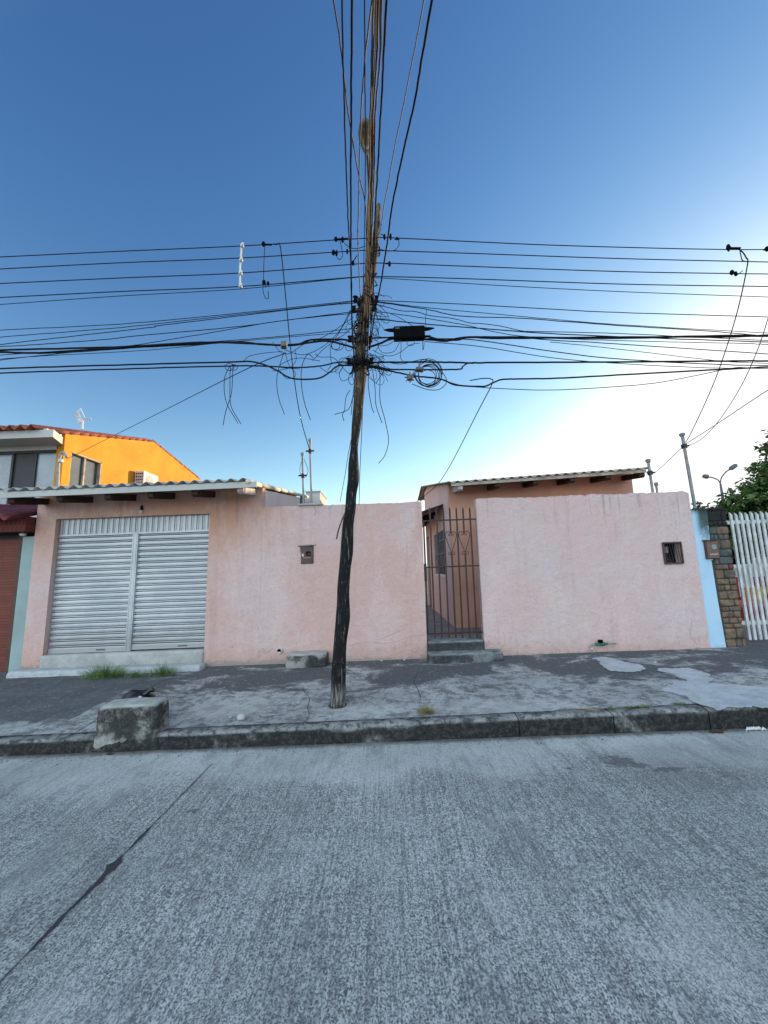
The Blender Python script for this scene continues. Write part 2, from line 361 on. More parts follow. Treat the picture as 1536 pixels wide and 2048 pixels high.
def _bark():
    n = NB('charred_wood', .9, 0, .2); s = n.sep()
    fib = n.noise(1, 6, .7, n.map((50, 50, 5))); fib2 = n.noise(1, 4, .7, n.map((70, 70, 6)))
    up = n.rng(n.math('ADD', s[2], n.math('MULTIPLY', n.noise(1, 4, .6, n.map((9, 9, 1.2))), .9)), 3.3, 4.6)
    low = n.mix(n.rng(fib, .56, .68), (.013, .012, .013), (.20, .19, .18))
    hi = n.mix(n.rng(fib, .42, .66), (.055, .040, .028), (.22, .155, .10))
    c = n.mix(up, low, hi)
    pat = n.rng(n.noise(1, 6, .75, n.map((18, 18, 9))), .60, .68)
    c = n.mix(n.math('MULTIPLY', pat, .6), c, (.32, .31, .29))
    c = n.mix(n.math('MULTIPLY', n.rng(n.noise(1, 3, .6, n.map((10, 10, 3), (4, 4, 4))), .6, .7), n.rng(s[2], 4.5, 4.8)), c, (.03, .025, .02))
    base = n.rng(s[2], .42, .30); c = n.mix(n.math('MULTIPLY', base, n.rng(fib, .4, .6)), c, (.24, .225, .21))
    n.col(c); n.bump(n.math('ADD', n.math('MULTIPLY', fib, 1.5), fib2), .9, .02); return n.m
M['bark'] = _bark()
def _blue():
    n = NB('blue_paint', .85, 0, .2); s = n.sep()
    c = n.mix(n.rng(n.noise(2, 5), .4, .6), (.36, .52, .66), (.41, .57, .70))
    mo = n.rng(n.math('ADD', s[2], n.math('MULTIPLY', n.noise(9, 8, .8), 1.1)), 2.35, 2.75)
    mo = n.math('MULTIPLY', mo, n.rng(s[0], 5.02, 5.14)); c = n.mix(mo, c, (.06, .085, .08))
    top = n.rng(n.math('ADD', s[2], n.math('MULTIPLY', n.noise(6, 5, .8), .2)), 2.42, 2.52); c = n.mix(top, c, (.03, .035, .033))
    bot = n.rng(n.math('ADD', s[2], n.math('MULTIPLY', n.noise(14, 5, .8), .18)), .40, .31); c = n.mix(n.math('MULTIPLY', bot, .6), c, (.25, .24, .22))
    n.col(c); n.bump(n.noise(50, 4, .7), .3, .006); return n.m
M['blue'] = _blue()
def _leaf(name, a, b, c_):
    n = NB(name, .55, 0, .3); g = n.noise(1.8, 3, .6); h = n.noise(30, 2, .5)
    c = n.mix(n.rng(g, .35, .65), a, b); c = n.mix(n.rng(h, .45, .7), c, c_); n.col(c)
    n.b.inputs['Transmission Weight'].default_value = 0
    return n.m
M['leaf'] = _leaf('tree_leaf', (.022, .050, .014), (.045, .095, .022), (.09, .15, .03))
M['grass'] = _leaf('green_grass', (.045, .10, .022), (.09, .17, .04), (.22, .26, .10))
M['straw'] = _leaf('dry_grass', (.20, .17, .09), (.32, .27, .14), (.14, .15, .06))
M['stone'] = [simple('ochre_stone', (.22, .15, .10), .9, scale=9, var=.55, bump=.7), simple('tan_stone', (.16, .125, .10), .9, scale=9, var=.6, bump=.7),
              simple('grey_stone', (.10, .115, .11), .9, scale=9, var=.5, bump=.7), simple('wine_stone', (.17, .045, .05), .9, scale=9, var=.25, bump=.5),
              simple('black_stone', (.022, .024, .022), .95, scale=7, var=.4, bump=.7)]
M['picket'] = simple('flaking_white_paint', (.60, .62, .62), .75, scale=9, dark=(.40, .41, .39), bump=.3)
M['bag'] = simple('black_bag', (.012, .012, .014), .28, scale=9, spec=.5)
M['puddle'] = M['cement']

# ---------------------------------------------------------------- ground, road, kerb, sidewalk
def sheet(x0, x1, y0, y1, z, nx=1, ny=1, zf=None):
    b = MB(); vs_ = []
    for j in range(ny+1):
        for i in range(nx+1):
            x = x0+(x1-x0)*i/nx; y = y0+(y1-y0)*j/ny; vs_.append((x, y, zf(x, y) if zf else z))
    b.add(vs_, [(j*(nx+1)+i, j*(nx+1)+i+1, (j+1)*(nx+1)+i+1, (j+1)*(nx+1)+i) for j in range(ny) for i in range(nx)]); return b
M['earth'] = simple('dry_earth', (.22, .18, .13), .95, scale=.5, var=.3)
struct(sheet(-2500, 2500, -2500, 2500, -1.2, 200, 2).build('ground', M['earth'], origin=(0, 0, 0)))
KY = 3.86
struct(sheet(-60, 60, -9, KY+.03, 0, 60, 4).build('road', M['road'], origin=(0, 0, 0)))
struct(sheet(-60, 60, 6.1, 60, 0, 60, 2, lambda x, y: .10).build('ground_behind', M['earth'], origin=(0, 0, 0)))
KW = .16
def kz(x): return .15+.008*nz(x, 1, 0, 1.3)
def kx(x): return max(-.05, min(.035, .009*x-.003))
def walk_z(x, y):
    t = (y-KY)/(6.2-KY); return kx(x)*(1-t)+.15+.05*t+.004*nz(x, y, 0, 2.2)+(.03 if x < -5 else 0)*0
struct(sheet(-30, 30, KY+KW-.012, 6.34, 0, 400, 20, walk_z).build('sidewalk', M['walk'], origin=(0, 0, 0)))
# kerb: one worn stone edge
kb = MB(); cols = []
xs = [-30+i*.04 for i in range(1501)]
prof_n = 9
for x in xs:
    e = .010*nz(x, 0, 3, 3.0)+.006*nz(x, 0, 9, 14)+.003*nz(x, 2, 2, 40)
    ch = max(0, nz(x, 5, 5, 2.3)-.25)*.10
    zt = .152+.004*nz(x, 1, 7, 2); kk = 1+kx(x)/.152; zt *= kk
    if abs(x+2.47) < .27+.03: e += .0
    pr = [(KY+e, -.05), (KY+e-.004, .03+.004*nz(x, 8, 1, 9)), (KY+e*1.4+.004, .075*kk), (KY+e+.010+.006*nz(x, 1, 4, 22), (.118-ch*.4)*kk), (KY+e+.022+ch, (.143-ch*.5)*kk),
          (KY+.045+ch+e, zt-.001), (KY+.09, zt), (KY+KW, zt), (KY+KW, .05)]
    cols.append(pr)
vs_ = [(xs[i], y, z) for i, c in enumerate(cols) for y, z in c]
fs = [(i*9+k, i*9+k+1, (i+1)*9+k+1, (i+1)*9+k) for i in range(len(xs)-1) for k in range(8)]
kb.add(vs_, fs); struct(kb.build('kerb', M['conc_kerb'], smooth=True, origin=(0, 0, 0)))
# kerb joints: narrow dark grooves with a stub of dirt
for px, py in ((1038, 1455), (1228, 1450), (1418, 1440)):
    q = P(px, py, KY); b = MB(); pts = []
    for i in range(9):
        t = i/8; pts.append((q.x+.012*nz(px, t*4, 0, 2), KY-.006+.0*t, .0+(.14+kx(q.x))*t))
    pts.append((q.x, KY+.06, .153+kx(q.x))); pts.append((q.x+.01, KY+.15, .153+kx(q.x)))
    struct(b.tube(pts, .003, 5).build('kerb_joint', M['black']))
def fissure(pts, w0):
    L_ = cr_([GN(x, y, wz0(y)) for x, y in pts], 8); a = []; c_ = []
    for i, p in enumerate(L_):
        jx_ = .012*nz(p.x, p.y, 3, 23)+.006*nz(p.x, p.y, 8, 60); ww = w0*(.5+abs(nz(p.x, p.y, 1, 17))*1.6)
        z = walk_z(p.x, max(p.y, KY+.16))+.006
        a.append((p.x+jx_-ww, p.y, z)); c_.append((p.x+jx_+ww, p.y, z))
    b = MB(); n_ = len(a); b.add(a+c_, [(i, i+1, n_+i+1, n_+i) for i in range(n_-1)]); struct(b.build('sidewalk_crack', M['tarcrack']))
wz0 = lambda py: .17
M['tarcrack'] = simple('crack_dirt_and_shade', (.04, .038, .036), .95)
fissure([(833, 1352), (829, 1366), (836, 1380), (841, 1395), (838, 1402)], .0035)
fissure([(843, 1428), (870, 1440), (872, 1448)], .003)
fissure([(604, 1372), (610, 1386), (620, 1396), (615, 1410), (618, 1424), (612, 1436), (605, 1444), (625, 1452)], .0035)
fissure([(690, 1412), (720, 1404), (760, 1409), (800, 1400)], .0018)
fissure([(275, 1386), (250, 1398), (180, 1440), (130, 1468), (95, 1484)], .005)
fissure([(276, 1385), (330, 1362), (400, 1340)], .004)
# pale screed strip + dark left slab on the sidewalk
def flat_poly(name, pts, z, mt, jit=0, sub=0.06, zf=None):
    out = []
    n = len(pts)
    for i in range(n):
        a = Vector((*pts[i], 0)); c = Vector((*pts[(i+1) % n], 0)); k = max(1, int((c-a).length/sub))
        for j in range(k):
            p = a.lerp(c, j/k); p.x += jit*(nz(p.x, p.y, 1, 5)+.35*nz(p.x, p.y, 1, 24)); p.y += jit*.8*(nz(p.x, p.y, 5, 5)+.35*nz(p.x, p.y, 5, 24)); out.append((p.x, p.y, (zf(p.x, p.y) if zf else 0)+z))
    b = MB(); b.add(out, [tuple(range(len(out)))]); return struct(b.build(name, mt))
wz = lambda x, y: .15+.05*(y-KY)/(6.2-KY)+kx(x)*(1-(y-KY)/(6.2-KY))
pud1 = [GN(*p, .19) for p in ((1185, 1318), (1215, 1316), (1245, 1325), (1275, 1330), (1292, 1340), (1268, 1346), (1225, 1343), (1205, 1335))]
flat_poly('cement_patch', [(p.x, p.y) for p in pud1], .0075, M['cement'], .09, .02, zf=wz)
pud2 = [GN(*p, .17) for p in ((1318, 1342), (1388, 1340), (1410, 1352), (1425, 1372), (1480, 1374), (1560, 1380), (1640, 1390), (1640, 1424), (1535, 1418), (1420, 1421), (1395, 1410), (1372, 1395), (1325, 1384), (1345, 1372), (1372, 1365))]
flat_poly('cement_patch', [(p.x, p.y) for p in pud2], .0075, M['cement'], .12, .02, zf=wz)
# road joint (slab edge with broken tar)
jx = -1.72
jb = MB(); Ln = []; Rn = []
jj = lambda y: GN(435, 1515, 0).x+(GN(0, 1960, 0).x-GN(435, 1515, 0).x)*(3.45-y)/(3.45-1.6)
for i in range(450):
    y = 3.55-i*.01
    wv = .0022+.004*max(0, nz(y, 1, 1, 4))+.005*max(0, nz(y, 6, 1, 15))+.022*math.exp(-((y-2.42)/.05)**2)+.010*math.exp(-((y-2.30)/.10)**2)+.014*math.exp(-((y-2.66)/.06)**2)*(.6+nz(y, 3, 3, 20))+.006*math.exp(-((y-2.05)/.08)**2)
    cx = jj(y)+.010*nz(y, 0, 0, 5)+.004*nz(y, 0, 4, 30)
    Ln.append((cx-wv*(1+.7*nz(y, 2, 0, 25)), y, .005)); Rn.append((cx+wv*(1.3+.9*nz(y, 7, 0, 21)), y, .005))
n_ = len(Ln); jb.add(Ln+Rn, [(i, i+1, n_+i+1, n_+i) for i in range(n_-1)])
M['tar'] = simple('road_tar', (.045, .045, .05), .8, scale=40, bump=.8)
struct(jb.build('road_joint', M['tar']))

# ---------------------------------------------------------------- wall builder
def wallmesh(x0, x1, y0, y1, zb, top, holes=(), step=.05, warp=.006):
    """slab facing -y with rectangular holes (hx0,hx1,hz0,hz1); top(x) -> z"""
    cuts = sorted(set([x0, x1]+[h[0] for h in holes]+[h[1] for h in holes])); xs = []
    for a, b in zip(cuts, cuts[1:]):
        k = max(1, round((b-a)/step)); xs += [a+(b-a)*i/k for i in range(k)]
    xs.append(x1); b = MB(); idx = {}
    def V(x, y, z):
        key = (round(x, 4), round(y, 4), round(z, 4))
        if key not in idx: idx[key] = len(b.v); b.v.append((x, y, z))
        return idx[key]
    def yf(x, z): return y0+warp*nz(x, 0, z, .9)
    for a, c in zip(xs, xs[1:]):
        mid = (a+c)/2; hz = sorted((h[2], h[3]) for h in holes if h[0] < mid < h[1])
        segs = []; lo_ = zb
        for h0, h1 in hz:
            if h0 > lo_: segs.append((lo_, h0))
            lo_ = h1
        segs.append((lo_, None))
        for s0, s1 in segs:
            ta = top(a) if s1 is None else s1; tc = top(c) if s1 is None else s1
            na = 6
            za = [s0+(ta-s0)*i/na for i in range(na+1)]; zc = [s0+(tc-s0)*i/na for i in range(na+1)]
            for i in range(na):
                b.f.append((V(a, yf(a, za[i]), za[i]), V(c, yf(c, zc[i]), zc[i]), V(c, yf(c, zc[i+1]), zc[i+1]), V(a, yf(a, za[i+1]), za[i+1])))
            b.f.append((V(c, y1, s0), V(a, y1, s0), V(a, y1, ta), V(c, y1, tc)))
            b.f.append((V(a, yf(a, ta), ta), V(c, yf(c, tc), tc), V(c, y1, tc), V(a, y1, ta)))
            b.f.append((V(a, y1, s0), V(c, y1, s0), V(c, yf(c, s0), s0), V(a, yf(a, s0), s0)))
    for x in sorted(set([x0, x1]+[h[0] for h in holes]+[h[1] for h in holes])):
        rngs = []
        if x in (x0, x1):
            rngs = [(zb, top(x))]
            for h in holes:
                if h[0] == x or h[1] == x: rngs = [(h[3], top(x))]
        else:
            rngs = [(h[2], h[3]) for h in holes if x in h[:2]]
        for z0, z1 in rngs:
            na = 6; zz = [z0+(z1-z0)*i/na for i in range(na+1)]
            for i in range(na):
                b.f.append((V(x, yf(x, zz[i]), zz[i]), V(x, y1, zz[i]), V(x, y1, zz[i+1]), V(x, yf(x, zz[i+1]), zz[i+1])))
    return b
WY = 6.2
def corr(x0, x1, path, period=.177, amp=.024, th=.007, zsl=0.0, ph=0.0, per=12):
    """corrugated sheet: waves along x, path is [(y,z),...]"""
    n = int((x1-x0)/period*per); b = MB(); k = len(path)
    for s_ in (0, 1):
        for i in range(n+1):
            x = x0+(x1-x0)*i/n; wv = amp*math.sin(2*math.pi*(x-x0)/period+ph)
            for y, z in path: b.v.append((x, y, z+wv+zsl*(x-x0)-(th if s_ else 0)))
    N = (n+1)*k
    for i in range(n):
        for j in range(k-1):
            a = i*k+j; b.f.append((a, a+k, a+k+1, a+1)); b.f.append((N+a, N+a+1, N+a+k+1, N+a+k))
        for j in (0, k-1):
            a = i*k+j; b.f.append((a, a+k, N+a+k, N+a))
    for i in (0, n):
        for j in range(k-1):
            a = i*k+j; b.f.append((a, a+1, N+a+1, N+a))
    return b

# ---------------------------------------------------------------- left pink garage house
GX0, GX1, GZ0, GZ1 = -5.34, -2.84, .455, 2.585
LH = thing('garage_house', 'pink one-storey house with a two-leaf grey roller shutter and corrugated roof', 'house', (-3.8, 6.4, .2))
LX0, LX1 = -5.66, -1.985
def lt(x): return 3.035+.01*nz(x, 3, 3, 2)
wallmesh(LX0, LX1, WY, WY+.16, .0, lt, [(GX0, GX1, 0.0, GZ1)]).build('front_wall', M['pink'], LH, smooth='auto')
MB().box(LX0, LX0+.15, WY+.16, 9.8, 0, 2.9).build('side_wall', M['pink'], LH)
MB().prism([(WY+.16, 0), (WY+.16, 2.97), (9.86, 3.455), (9.86, 0)], 'x', LX1-.15, LX1-.001).build('side_wall', M['side'], LH)
MB().box(LX0+.15, LX1-.15, 9.7, 9.85, 0, 3.4).build('rear_wall', M['side'], LH)
EY = 5.5
ez = 2.895
corr(LX0+.02, -2.02, [(EY, ez+.045), (7, ez+.045+.135*1.5), (8.5, ez+.045+.135*3), (9.9, ez+.045+.135*4.4)], zsl=.006).build('roof', M['fibro'], LH, smooth=True)
MB().hexa([(-5.62, EY+.03, ez-.075), (-1.86, EY+.03, ez-.050), (-1.86, EY+.055, ez-.050), (-5.62, EY+.055, ez-.075)], [(-5.62, EY+.03, ez+.012), (-1.86, EY+.03, ez+.035), (-1.86, EY+.055, ez+.035), (-5.62, EY+.055, ez+.012)]).build('fascia', M['cream'], LH)
for px in (20, 116, 211, 296, 384):
    q = P(px, 985, EY+.12); x = q.x; zt = ez-.058+.0066*(x+5.6)
    MB().prism([(EY+.10, zt-.075), (EY+.16, zt-.10), (WY+.02, zt-.005), (WY+.02, zt+.095), (EY+.10, zt+.004)], 'x', x, x+.09).build('roof_beam', M['wood'], LH)
q = P(475, 980, EY+.12); zt = ez-.035
o = MB().prism([(EY+.10, zt-.045), (EY+.14, zt-.075), (WY+.02, zt+.0), (WY+.02, zt+.105), (EY+.10, zt+.004)], 'x', q.x, q.x+.09).build('roof_beam', M['wood_white'], LH); o['label'] = 'white painted end beam'
q = P(602, 996, 9.2); MB().box(LX1-.001, LX1+.06, 9.0, 9.25, q.z-.3, q.z+.02).build('vent_box', M['galvd'], LH)
# rake capping on the right edge
rk = MB()
for i in range(8):
    y0 = EY+.02+i*.55; z0 = ez+.03+.135*(y0-EY)
    rk.tube([(-1.985, y0, z0+.004), (-1.985, y0+.57, z0+.135*.57-.006)], [.042, .036], 8)
rk.build('ridge_capping', M['rake'], LH, smooth=True)
# shutters
SY = WY+.10
def curtain(x0, x1, z0, z1, n):
    b = MB(); h = (z1-z0)/n; pr = []
    for i in range(n):
        z = z0+i*h
        for t, y in ((0, -.012), (.3, -.018), (.56, -.012), (.565, .05), (.69, .05), (.695, -.008), (.78, -.011), (.865, -.008), (.87, .05), (.995, .05)):
            pr.append((SY+y, z+h*t))
    pr.append((SY, z1)); m_ = len(pr); nx = 6
    for i in range(nx+1):
        x = x0+(x1-x0)*i/nx; b.v += [(x, y+.004*nz(x, z, 2, 2.2), z+.004*nz(x, z, 5, 1.1)) for y, z in pr]
    for i in range(nx):
        for j in range(m_-1): b.f.append((i*m_+j, (i+1)*m_+j, (i+1)*m_+j+1, i*m_+j+1))
    return b
mx = P(267, 1180, SY).x
for a, c, zb_, lab in ((GX0+.01, mx-.045, GZ0+.035, 'left leaf of the roller shutter'), (mx+.045, GX1-.01, GZ0+.05, 'right leaf of the roller shutter, closed a little higher')):
    s_ = curtain(a, c, zb_, 2.305, 20).build('roller_shutter', M['shutter'], LH, smooth='auto'); s_['label'] = lab
    MB().box(a, c, SY-.024, SY-.004, zb_-.03, zb_+.035).build('bottom_rail', M['shutter'], s_, bevel=.003)
    xm = (a+c)/2+.22; MB().box(xm-.07, xm+.07, SY-.034, SY-.024, zb_+.0, zb_+.014).build('pull_handle', M['rustbox'], s_)
MB().box(mx-.045, mx+.045, SY-.045, SY+.01, GZ0, 2.32).box(mx-.028, mx-.022, SY-.05, SY-.045, GZ0, 2.32).box(mx+.022, mx+.028, SY-.05, SY-.045, GZ0, 2.32).build('shutter_post', M['shutter'], LH, bevel=.003)
hb = MB(); pr = []; nr = 27; hw = (GX1-GX0-.02)/nr
for i in range(nr):
    x = GX0+.01+i*hw
    for t, y in ((0, 0), (.08, -.012), (.40, -.012), (.46, .006), (.56, .006), (.62, -.006), (.70, -.006), (.76, .004), (.92, .004)): pr.append((x+t*hw, SY-.005+y))
for x, y in pr: hb.v.append((x, y, 2.33)); 
for x, y in pr: hb.v.append((x, y, GZ1))
n_ = len(pr); hb.f += [(i, i+1, n_+i+1, n_+i) for i in range(n_-1)]
hb.box(GX0+.01, GX1-.01, SY-.03, SY, 2.30, 2.33)
hb.build('shutter_header', M['shutter'], LH)
MB().box(GX0, GX1, WY+.2, WY+.24, .1, 2.6).build('shutter_backing', M['black'], LH)
# threshold and step
def rough_block(x0, x1, y0, y1, z0, z1, amp=.012, res=.04, slope=0.0, flare=0.0, sc2=6):
    b = MB(); idx = {}
    nx, ny, nzz = max(2, int((x1-x0)/res)), max(2, int((y1-y0)/res)), max(2, int((z1-z0)/res))
    def V(i, j, k):
        key = (i, j, k)
        if key not in idx:
            x = x0+(x1-x0)*i/nx; y = y0+(y1-y0)*j/ny; z = z0+(z1-z0)*k/nzz; t = 1-k/nzz
            fx = (2*i/nx-1); fy = (2*j/ny-1)
            x += fx*flare*t; y += fy*flare*t
            ed = sum((a_ in (0, n__)) for a_, n__ in ((i, nx), (j, ny), (k, nzz)))
            sh = amp*.8*(ed-1) if ed > 1 else 0
            x -= fx*sh; y -= fy*sh
            if k == nzz: z -= sh*.8
            x += amp*nz(x, y, z, sc2); y += amp*nz(y, z, x, sc2); z += (amp*.7*nz(z, x, y, sc2)+slope*(x-x0)) if k else 0
            idx[key] = len(b.v); b.v.append((x, y, z))
        return idx[key]
    for i in range(nx):
        for j in range(ny):
            b.f.append((V(i, j, nzz), V(i+1, j, nzz), V(i+1, j+1, nzz), V(i, j+1, nzz))); b.f.append((V(i, j, 0), V(i, j+1, 0), V(i+1, j+1, 0), V(i+1, j, 0)))
    for i in range(nx):
        for k in range(nzz):
            b.f.append((V(i, 0, k), V(i+1, 0, k), V(i+1, 0, k+1), V(i, 0, k+1))); b.f.append((V(i, ny, k), V(i, ny, k+1), V(i+1, ny, k+1), V(i+1, ny, k)))
    for j in range(ny):
        for k in range(nzz):
            b.f.append((V(0, j, k), V(0, j, k+1), V(0, j+1, k+1), V(0, j+1, k))); b.f.append((V(nx, j, k), V(nx, j+1, k), V(nx, j+1, k+1), V(nx, j, k+1)))
    return b
rough_block(GX0-.02, GX1+.0, WY-.03, WY+.30, .10, GZ0, .008).build('threshold', M['conc_pale'], LH, smooth=True)
rough_block(-5.66, -2.78, 5.97, WY-.02, .10, .275, .010).build('door_step', M['cement'], LH, smooth=True)
# bare bulb over the garage
q = P(283, 1020, WY-.02)
t = thing('light_bulb', 'bare white bulb in a black socket over the roller shutter', 'light bulb', q)
MB().lathe(q, [(.018, .0), (.02, .045), (.012, .07), (.006, .08)], 10).build('socket', M['black'], t)
MB().lathe(q+Vector((0, 0, -.055)), [(.004, -.005), (.02, .0), (.03, .022), (.024, .042), (.014, .056)], 12).build('bulb', M['white'], t, smooth=True)

# ---------------------------------------------------------------- boundary walls
def wt1(x): return 2.66+(-.008*(x+1.97)*.5)+.012*nz(x, 1, 1, 3)+.009*nz(x, 4, 1, 16)-.03*max(0, nz(x, 8, 2, 5)-.35)
bw = thing('boundary_wall', 'pink rendered yard wall between the roller shutter and the barred gate', 'wall', (-.68, WY+.07, .2))
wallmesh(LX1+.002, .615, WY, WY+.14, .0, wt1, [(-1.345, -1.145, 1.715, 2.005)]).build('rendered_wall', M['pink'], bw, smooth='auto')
MB().box(-1.36, -1.13, WY+.12, WY+.135, 1.7, 2.02).build('niche_back', M['black'], bw)
q0 = P(596, 1006, WY); q1 = P(645, 1006, WY)
rough_block(q0.x, q1.x, WY-.03, WY+.2, 2.655, 2.69, .004, .03).build('cap_slab', M['conc_pale'], bw, smooth=True)
NX0, NX1, NZ0, NZ1 = P(1326, 1100, WY).x, P(1362, 1100, WY).x, P(1345, 1127, WY).z, P(1345, 1085, WY).z
def wt2(x):
    s_ = 2.665+.014*nz(x, 2, 1, 2.5)+.011*nz(x, 9, 1, 16)-.04*max(0, nz(x, 8, 7, 5)-.3)
    if 2.2 < x < 4.4: s_ += .018*abs(math.sin(x*19+2*nz(x, 0, 0, 3)))*.9-.010
    if x > 4.86: s_ -= max(0, x-4.90)*.45+.02*nz(x, 1, 1, 30)
    return s_
bw2 = thing('boundary_wall', 'pale pink rendered yard wall with a ragged top, right of the gate', 'wall', (3.2, WY+.07, .2))
wallmesh(1.505, 4.985, WY, WY+.14, .0, wt2, [(NX0, NX1, NZ0, NZ1)]).build('rendered_wall', M['pink2'], bw2, smooth='auto')
MB().box(NX0-.02, NX1+.02, WY+.30, WY+.32, NZ0-.02, NZ1+.02).box(NX0-.02, NX0-.002, WY+.14, WY+.3, NZ0-.02, NZ1+.02).box(NX1+.002, NX1+.02, WY+.14, WY+.3, NZ0-.02, NZ1+.02).box(NX0, NX1, WY+.14, WY+.3, NZ1+.002, NZ1+.02).box(NX0, NX1, WY+.14, WY+.3, NZ0-.02, NZ0-.002).build('niche_lining', M['dark'], bw2)

def hair(par, pts, r=.0017):
    L_ = cr_([P(x, y, WY) for x, y in pts], 8)
    L_ = [Vector((v.x+.008*nz(v.x, v.z, 1, 30), WY+.006*nz(v.x, 0, v.z, .9)-.0005, v.z+.010*nz(v.x, v.z, 4, 26))) for v in L_]
    MB().tube(L_, [r*(.5+abs(nz(i, 0, 0, .37))) for i in range(len(L_))], 4).build('hairline_crack', M['rustbox'], par)
hair(bw, [(540, 1302), (520, 1312), (480, 1332)]); hair(bw, [(700, 1292), (730, 1284), (775, 1286), (830, 1272), (850, 1270)]); hair(bw, [(760, 1280), (800, 1262)])
hair(bw, [(628, 1012), (632, 1022), (629, 1032)], .004); hair(bw, [(813, 1075), (814, 1120), (811, 1160)], .0012); hair(bw, [(790, 1310), (815, 1300), (845, 1312)])
hair(bw2, [(1352, 1040), (1350, 1062), (1356, 1080)], .0012); hair(bw2, [(1000, 1300), (1010, 1285), (1006, 1262)]); hair(bw2, [(1180, 1225), (1200, 1230), (1192, 1250)], .0012); hair(bw2, [(1395, 1290), (1380, 1270), (1384, 1240)])
# electricity meter boxes
t = thing('meter_box', 'small brown metal meter box with a round window, in the wall left of the pole', 'meter box', (-1.245, WY, 1.715))
MB().box(-1.345, -1.145, WY-.012, WY+.10, 1.715, 2.0).build('box_body', M['rustbox'], t, bevel=.004)
dr = MB(); dr.box(-1.337, -1.153, WY-.024, WY-.0125, 1.723, 1.985).build('door', M['rustbox'], t, bevel=.003)
MB().lathe((-1.225, WY-.030, 1.875), [(.038, 0), (.038, .005), (.0, .005)], 20, 'y').build('round_window', M['black'], t)
MB().lathe((-1.215, WY-.034, 1.868), [(.02, 0), (.02, .004)], 16, 'y').build('meter_dial', M['dark'], t)
MB().box(-1.325, -1.30, WY-.028, WY-.0245, 1.83, 1.875).build('paper_tag', M['white'], t)
b = MB()
random.seed(3)
for i in range(7): b.box(-1.305+i*.018, -1.305+i*.018+.013, WY-.0265, WY-.0245, 1.80, 1.80+.014+random.random()*.008)
b.build('lettering', simple('worn_lettering', (.34, .24, .2), .8), t)
MB().bar((-1.36, WY-.02, 2.006), (-1.16, WY-.02, 2.012), .03, .014).build('lintel_rod', M['galv'], t)
b = MB(); b.tube(cr_([(-1.375, WY-.01, 2.0), (-1.34, WY-.02, 2.008), (-1.2, WY-.025, 1.996), (-1.14, WY-.02, 2.0), (-1.105, WY-.03, 2.018)]), .004, 5)
b.tube(cr_([(-1.40, WY-.01, 2.012), (-1.37, WY-.02, 1.985), (-1.35, WY-.02, 1.99), (-1.36, WY-.01, 1.9)]), .003, 5).build('wire', M['cable'], t)
# right meter niche frame
t = thing('meter_cage', 'rusty open meter frame with loose wires, sunk in the pink wall right of the gate', 'meter box', ((NX0+NX1)/2, WY, NZ0))
b = MB(); e = .014
for a, c in (((NX0, NZ0), (NX1, NZ0)), ((NX1, NZ0), (NX1, NZ1)), ((NX1, NZ1), (NX0, NZ1)), ((NX0, NZ1), (NX0, NZ0))): b.bar((a[0], WY-.012, a[1]), (c[0], WY-.012, c[1]), .02, .022, (0, 1, 0))
b.build('frame', M['rustbox'], t)
b = MB()
for i in range(1, 7): xx = NX0+(NX1-NX0)*i/7; b.bar((xx-.01, WY-.0, NZ1-.01), (xx+.02, WY-.0, NZ0+.01), .006, .006, (0, 1, 0))
b.build('bars', M['dark'], t)
MB().box(NX0+.085, NX0+.165, WY+.10, WY+.2, NZ1-.16, NZ1-.06).box(NX0+.095, NX0+.15, WY+.09, WY+.0995, NZ1-.13, NZ1-.085).build('meter', M['galv'], t, bevel=.006)
b = MB()
for i in range(6):
    a = Vector((NX0+.1+.012*i, WY+.12, NZ1-.16)); b.tube(cr_([a, a+Vector((.03*math.sin(i), .02, -.06)), a+Vector((-.05+.02*i, -.03, -.13)), a+Vector((.04-.01*i, -.04, -.17))]), .0035, 5)
b.build('loose_wires', M['cable_tan'], t)
# drain pipe stub in the wall, left of block
q = P(560, 1300, WY)
t = thing('drain_pipe', 'white plastic drain pipe stub poking out low in the pink wall', 'pipe', q)
MB().tube([(q.x, WY+.01, q.z), (q.x, WY-.05, q.z-.004)], .036, 16).build('pipe', M['white'], t, smooth='auto')
MB().tube([(q.x, WY-.046, q.z-.003), (q.x, WY-.0515, q.z-.004)], .030, 16).build('pipe_mouth', M['black'], t)
# water meter on the right wall
q0 = P(1183, 1292, WY-.05); q1 = P(1232, 1284, WY-.05)
t = thing('water_meter', 'green pipe run with a black water meter low on the pale pink wall', 'water meter', ((q0.x+q1.x)/2, WY-.05, .2))
zc_ = (q0.z+q1.z)/2
MB().tube([(q0.x, WY-.05, .2), (q0.x, WY-.05, zc_-.02), (q0.x+.02, WY-.05, zc_), (q0.x+.06, WY-.05, zc_)], .012, 8).build('pipe', M['galv'], t, smooth='auto')
MB().tube([(q1.x-.14, WY-.05, zc_+.004), (q1.x-.03, WY-.05, zc_+.006), (q1.x, WY-.045, zc_-.0), (q1.x, WY+.01, zc_-.01)], .012, 8).build('pipe', M['galv'], t, smooth='auto')
gm = simple('green_brass', (.04, .13, .10), .5)
MB().tube([(q0.x+.05, WY-.05, zc_), (q0.x+.09, WY-.05, zc_), (q0.x+.11, WY-.05, zc_), (q0.x+.16, WY-.05, zc_), (q0.x+.18, WY-.05, zc_), (q1.x-.13, WY-.05, zc_)], [.014, .022, .016, .03, .028, .014], 10).build('valve_body', gm, t, smooth='auto')
MB().lathe((q0.x+.145, WY-.05, zc_+.022), [(.034, 0), (.036, .035), (.03, .04), (0.001, .04)], 14).build('meter_cap', M['black'], t)
MB().lathe((q0.x, WY-.05, zc_-.07), [(.018, 0), (.018, .02)], 10).build('collar', M['white'], t)

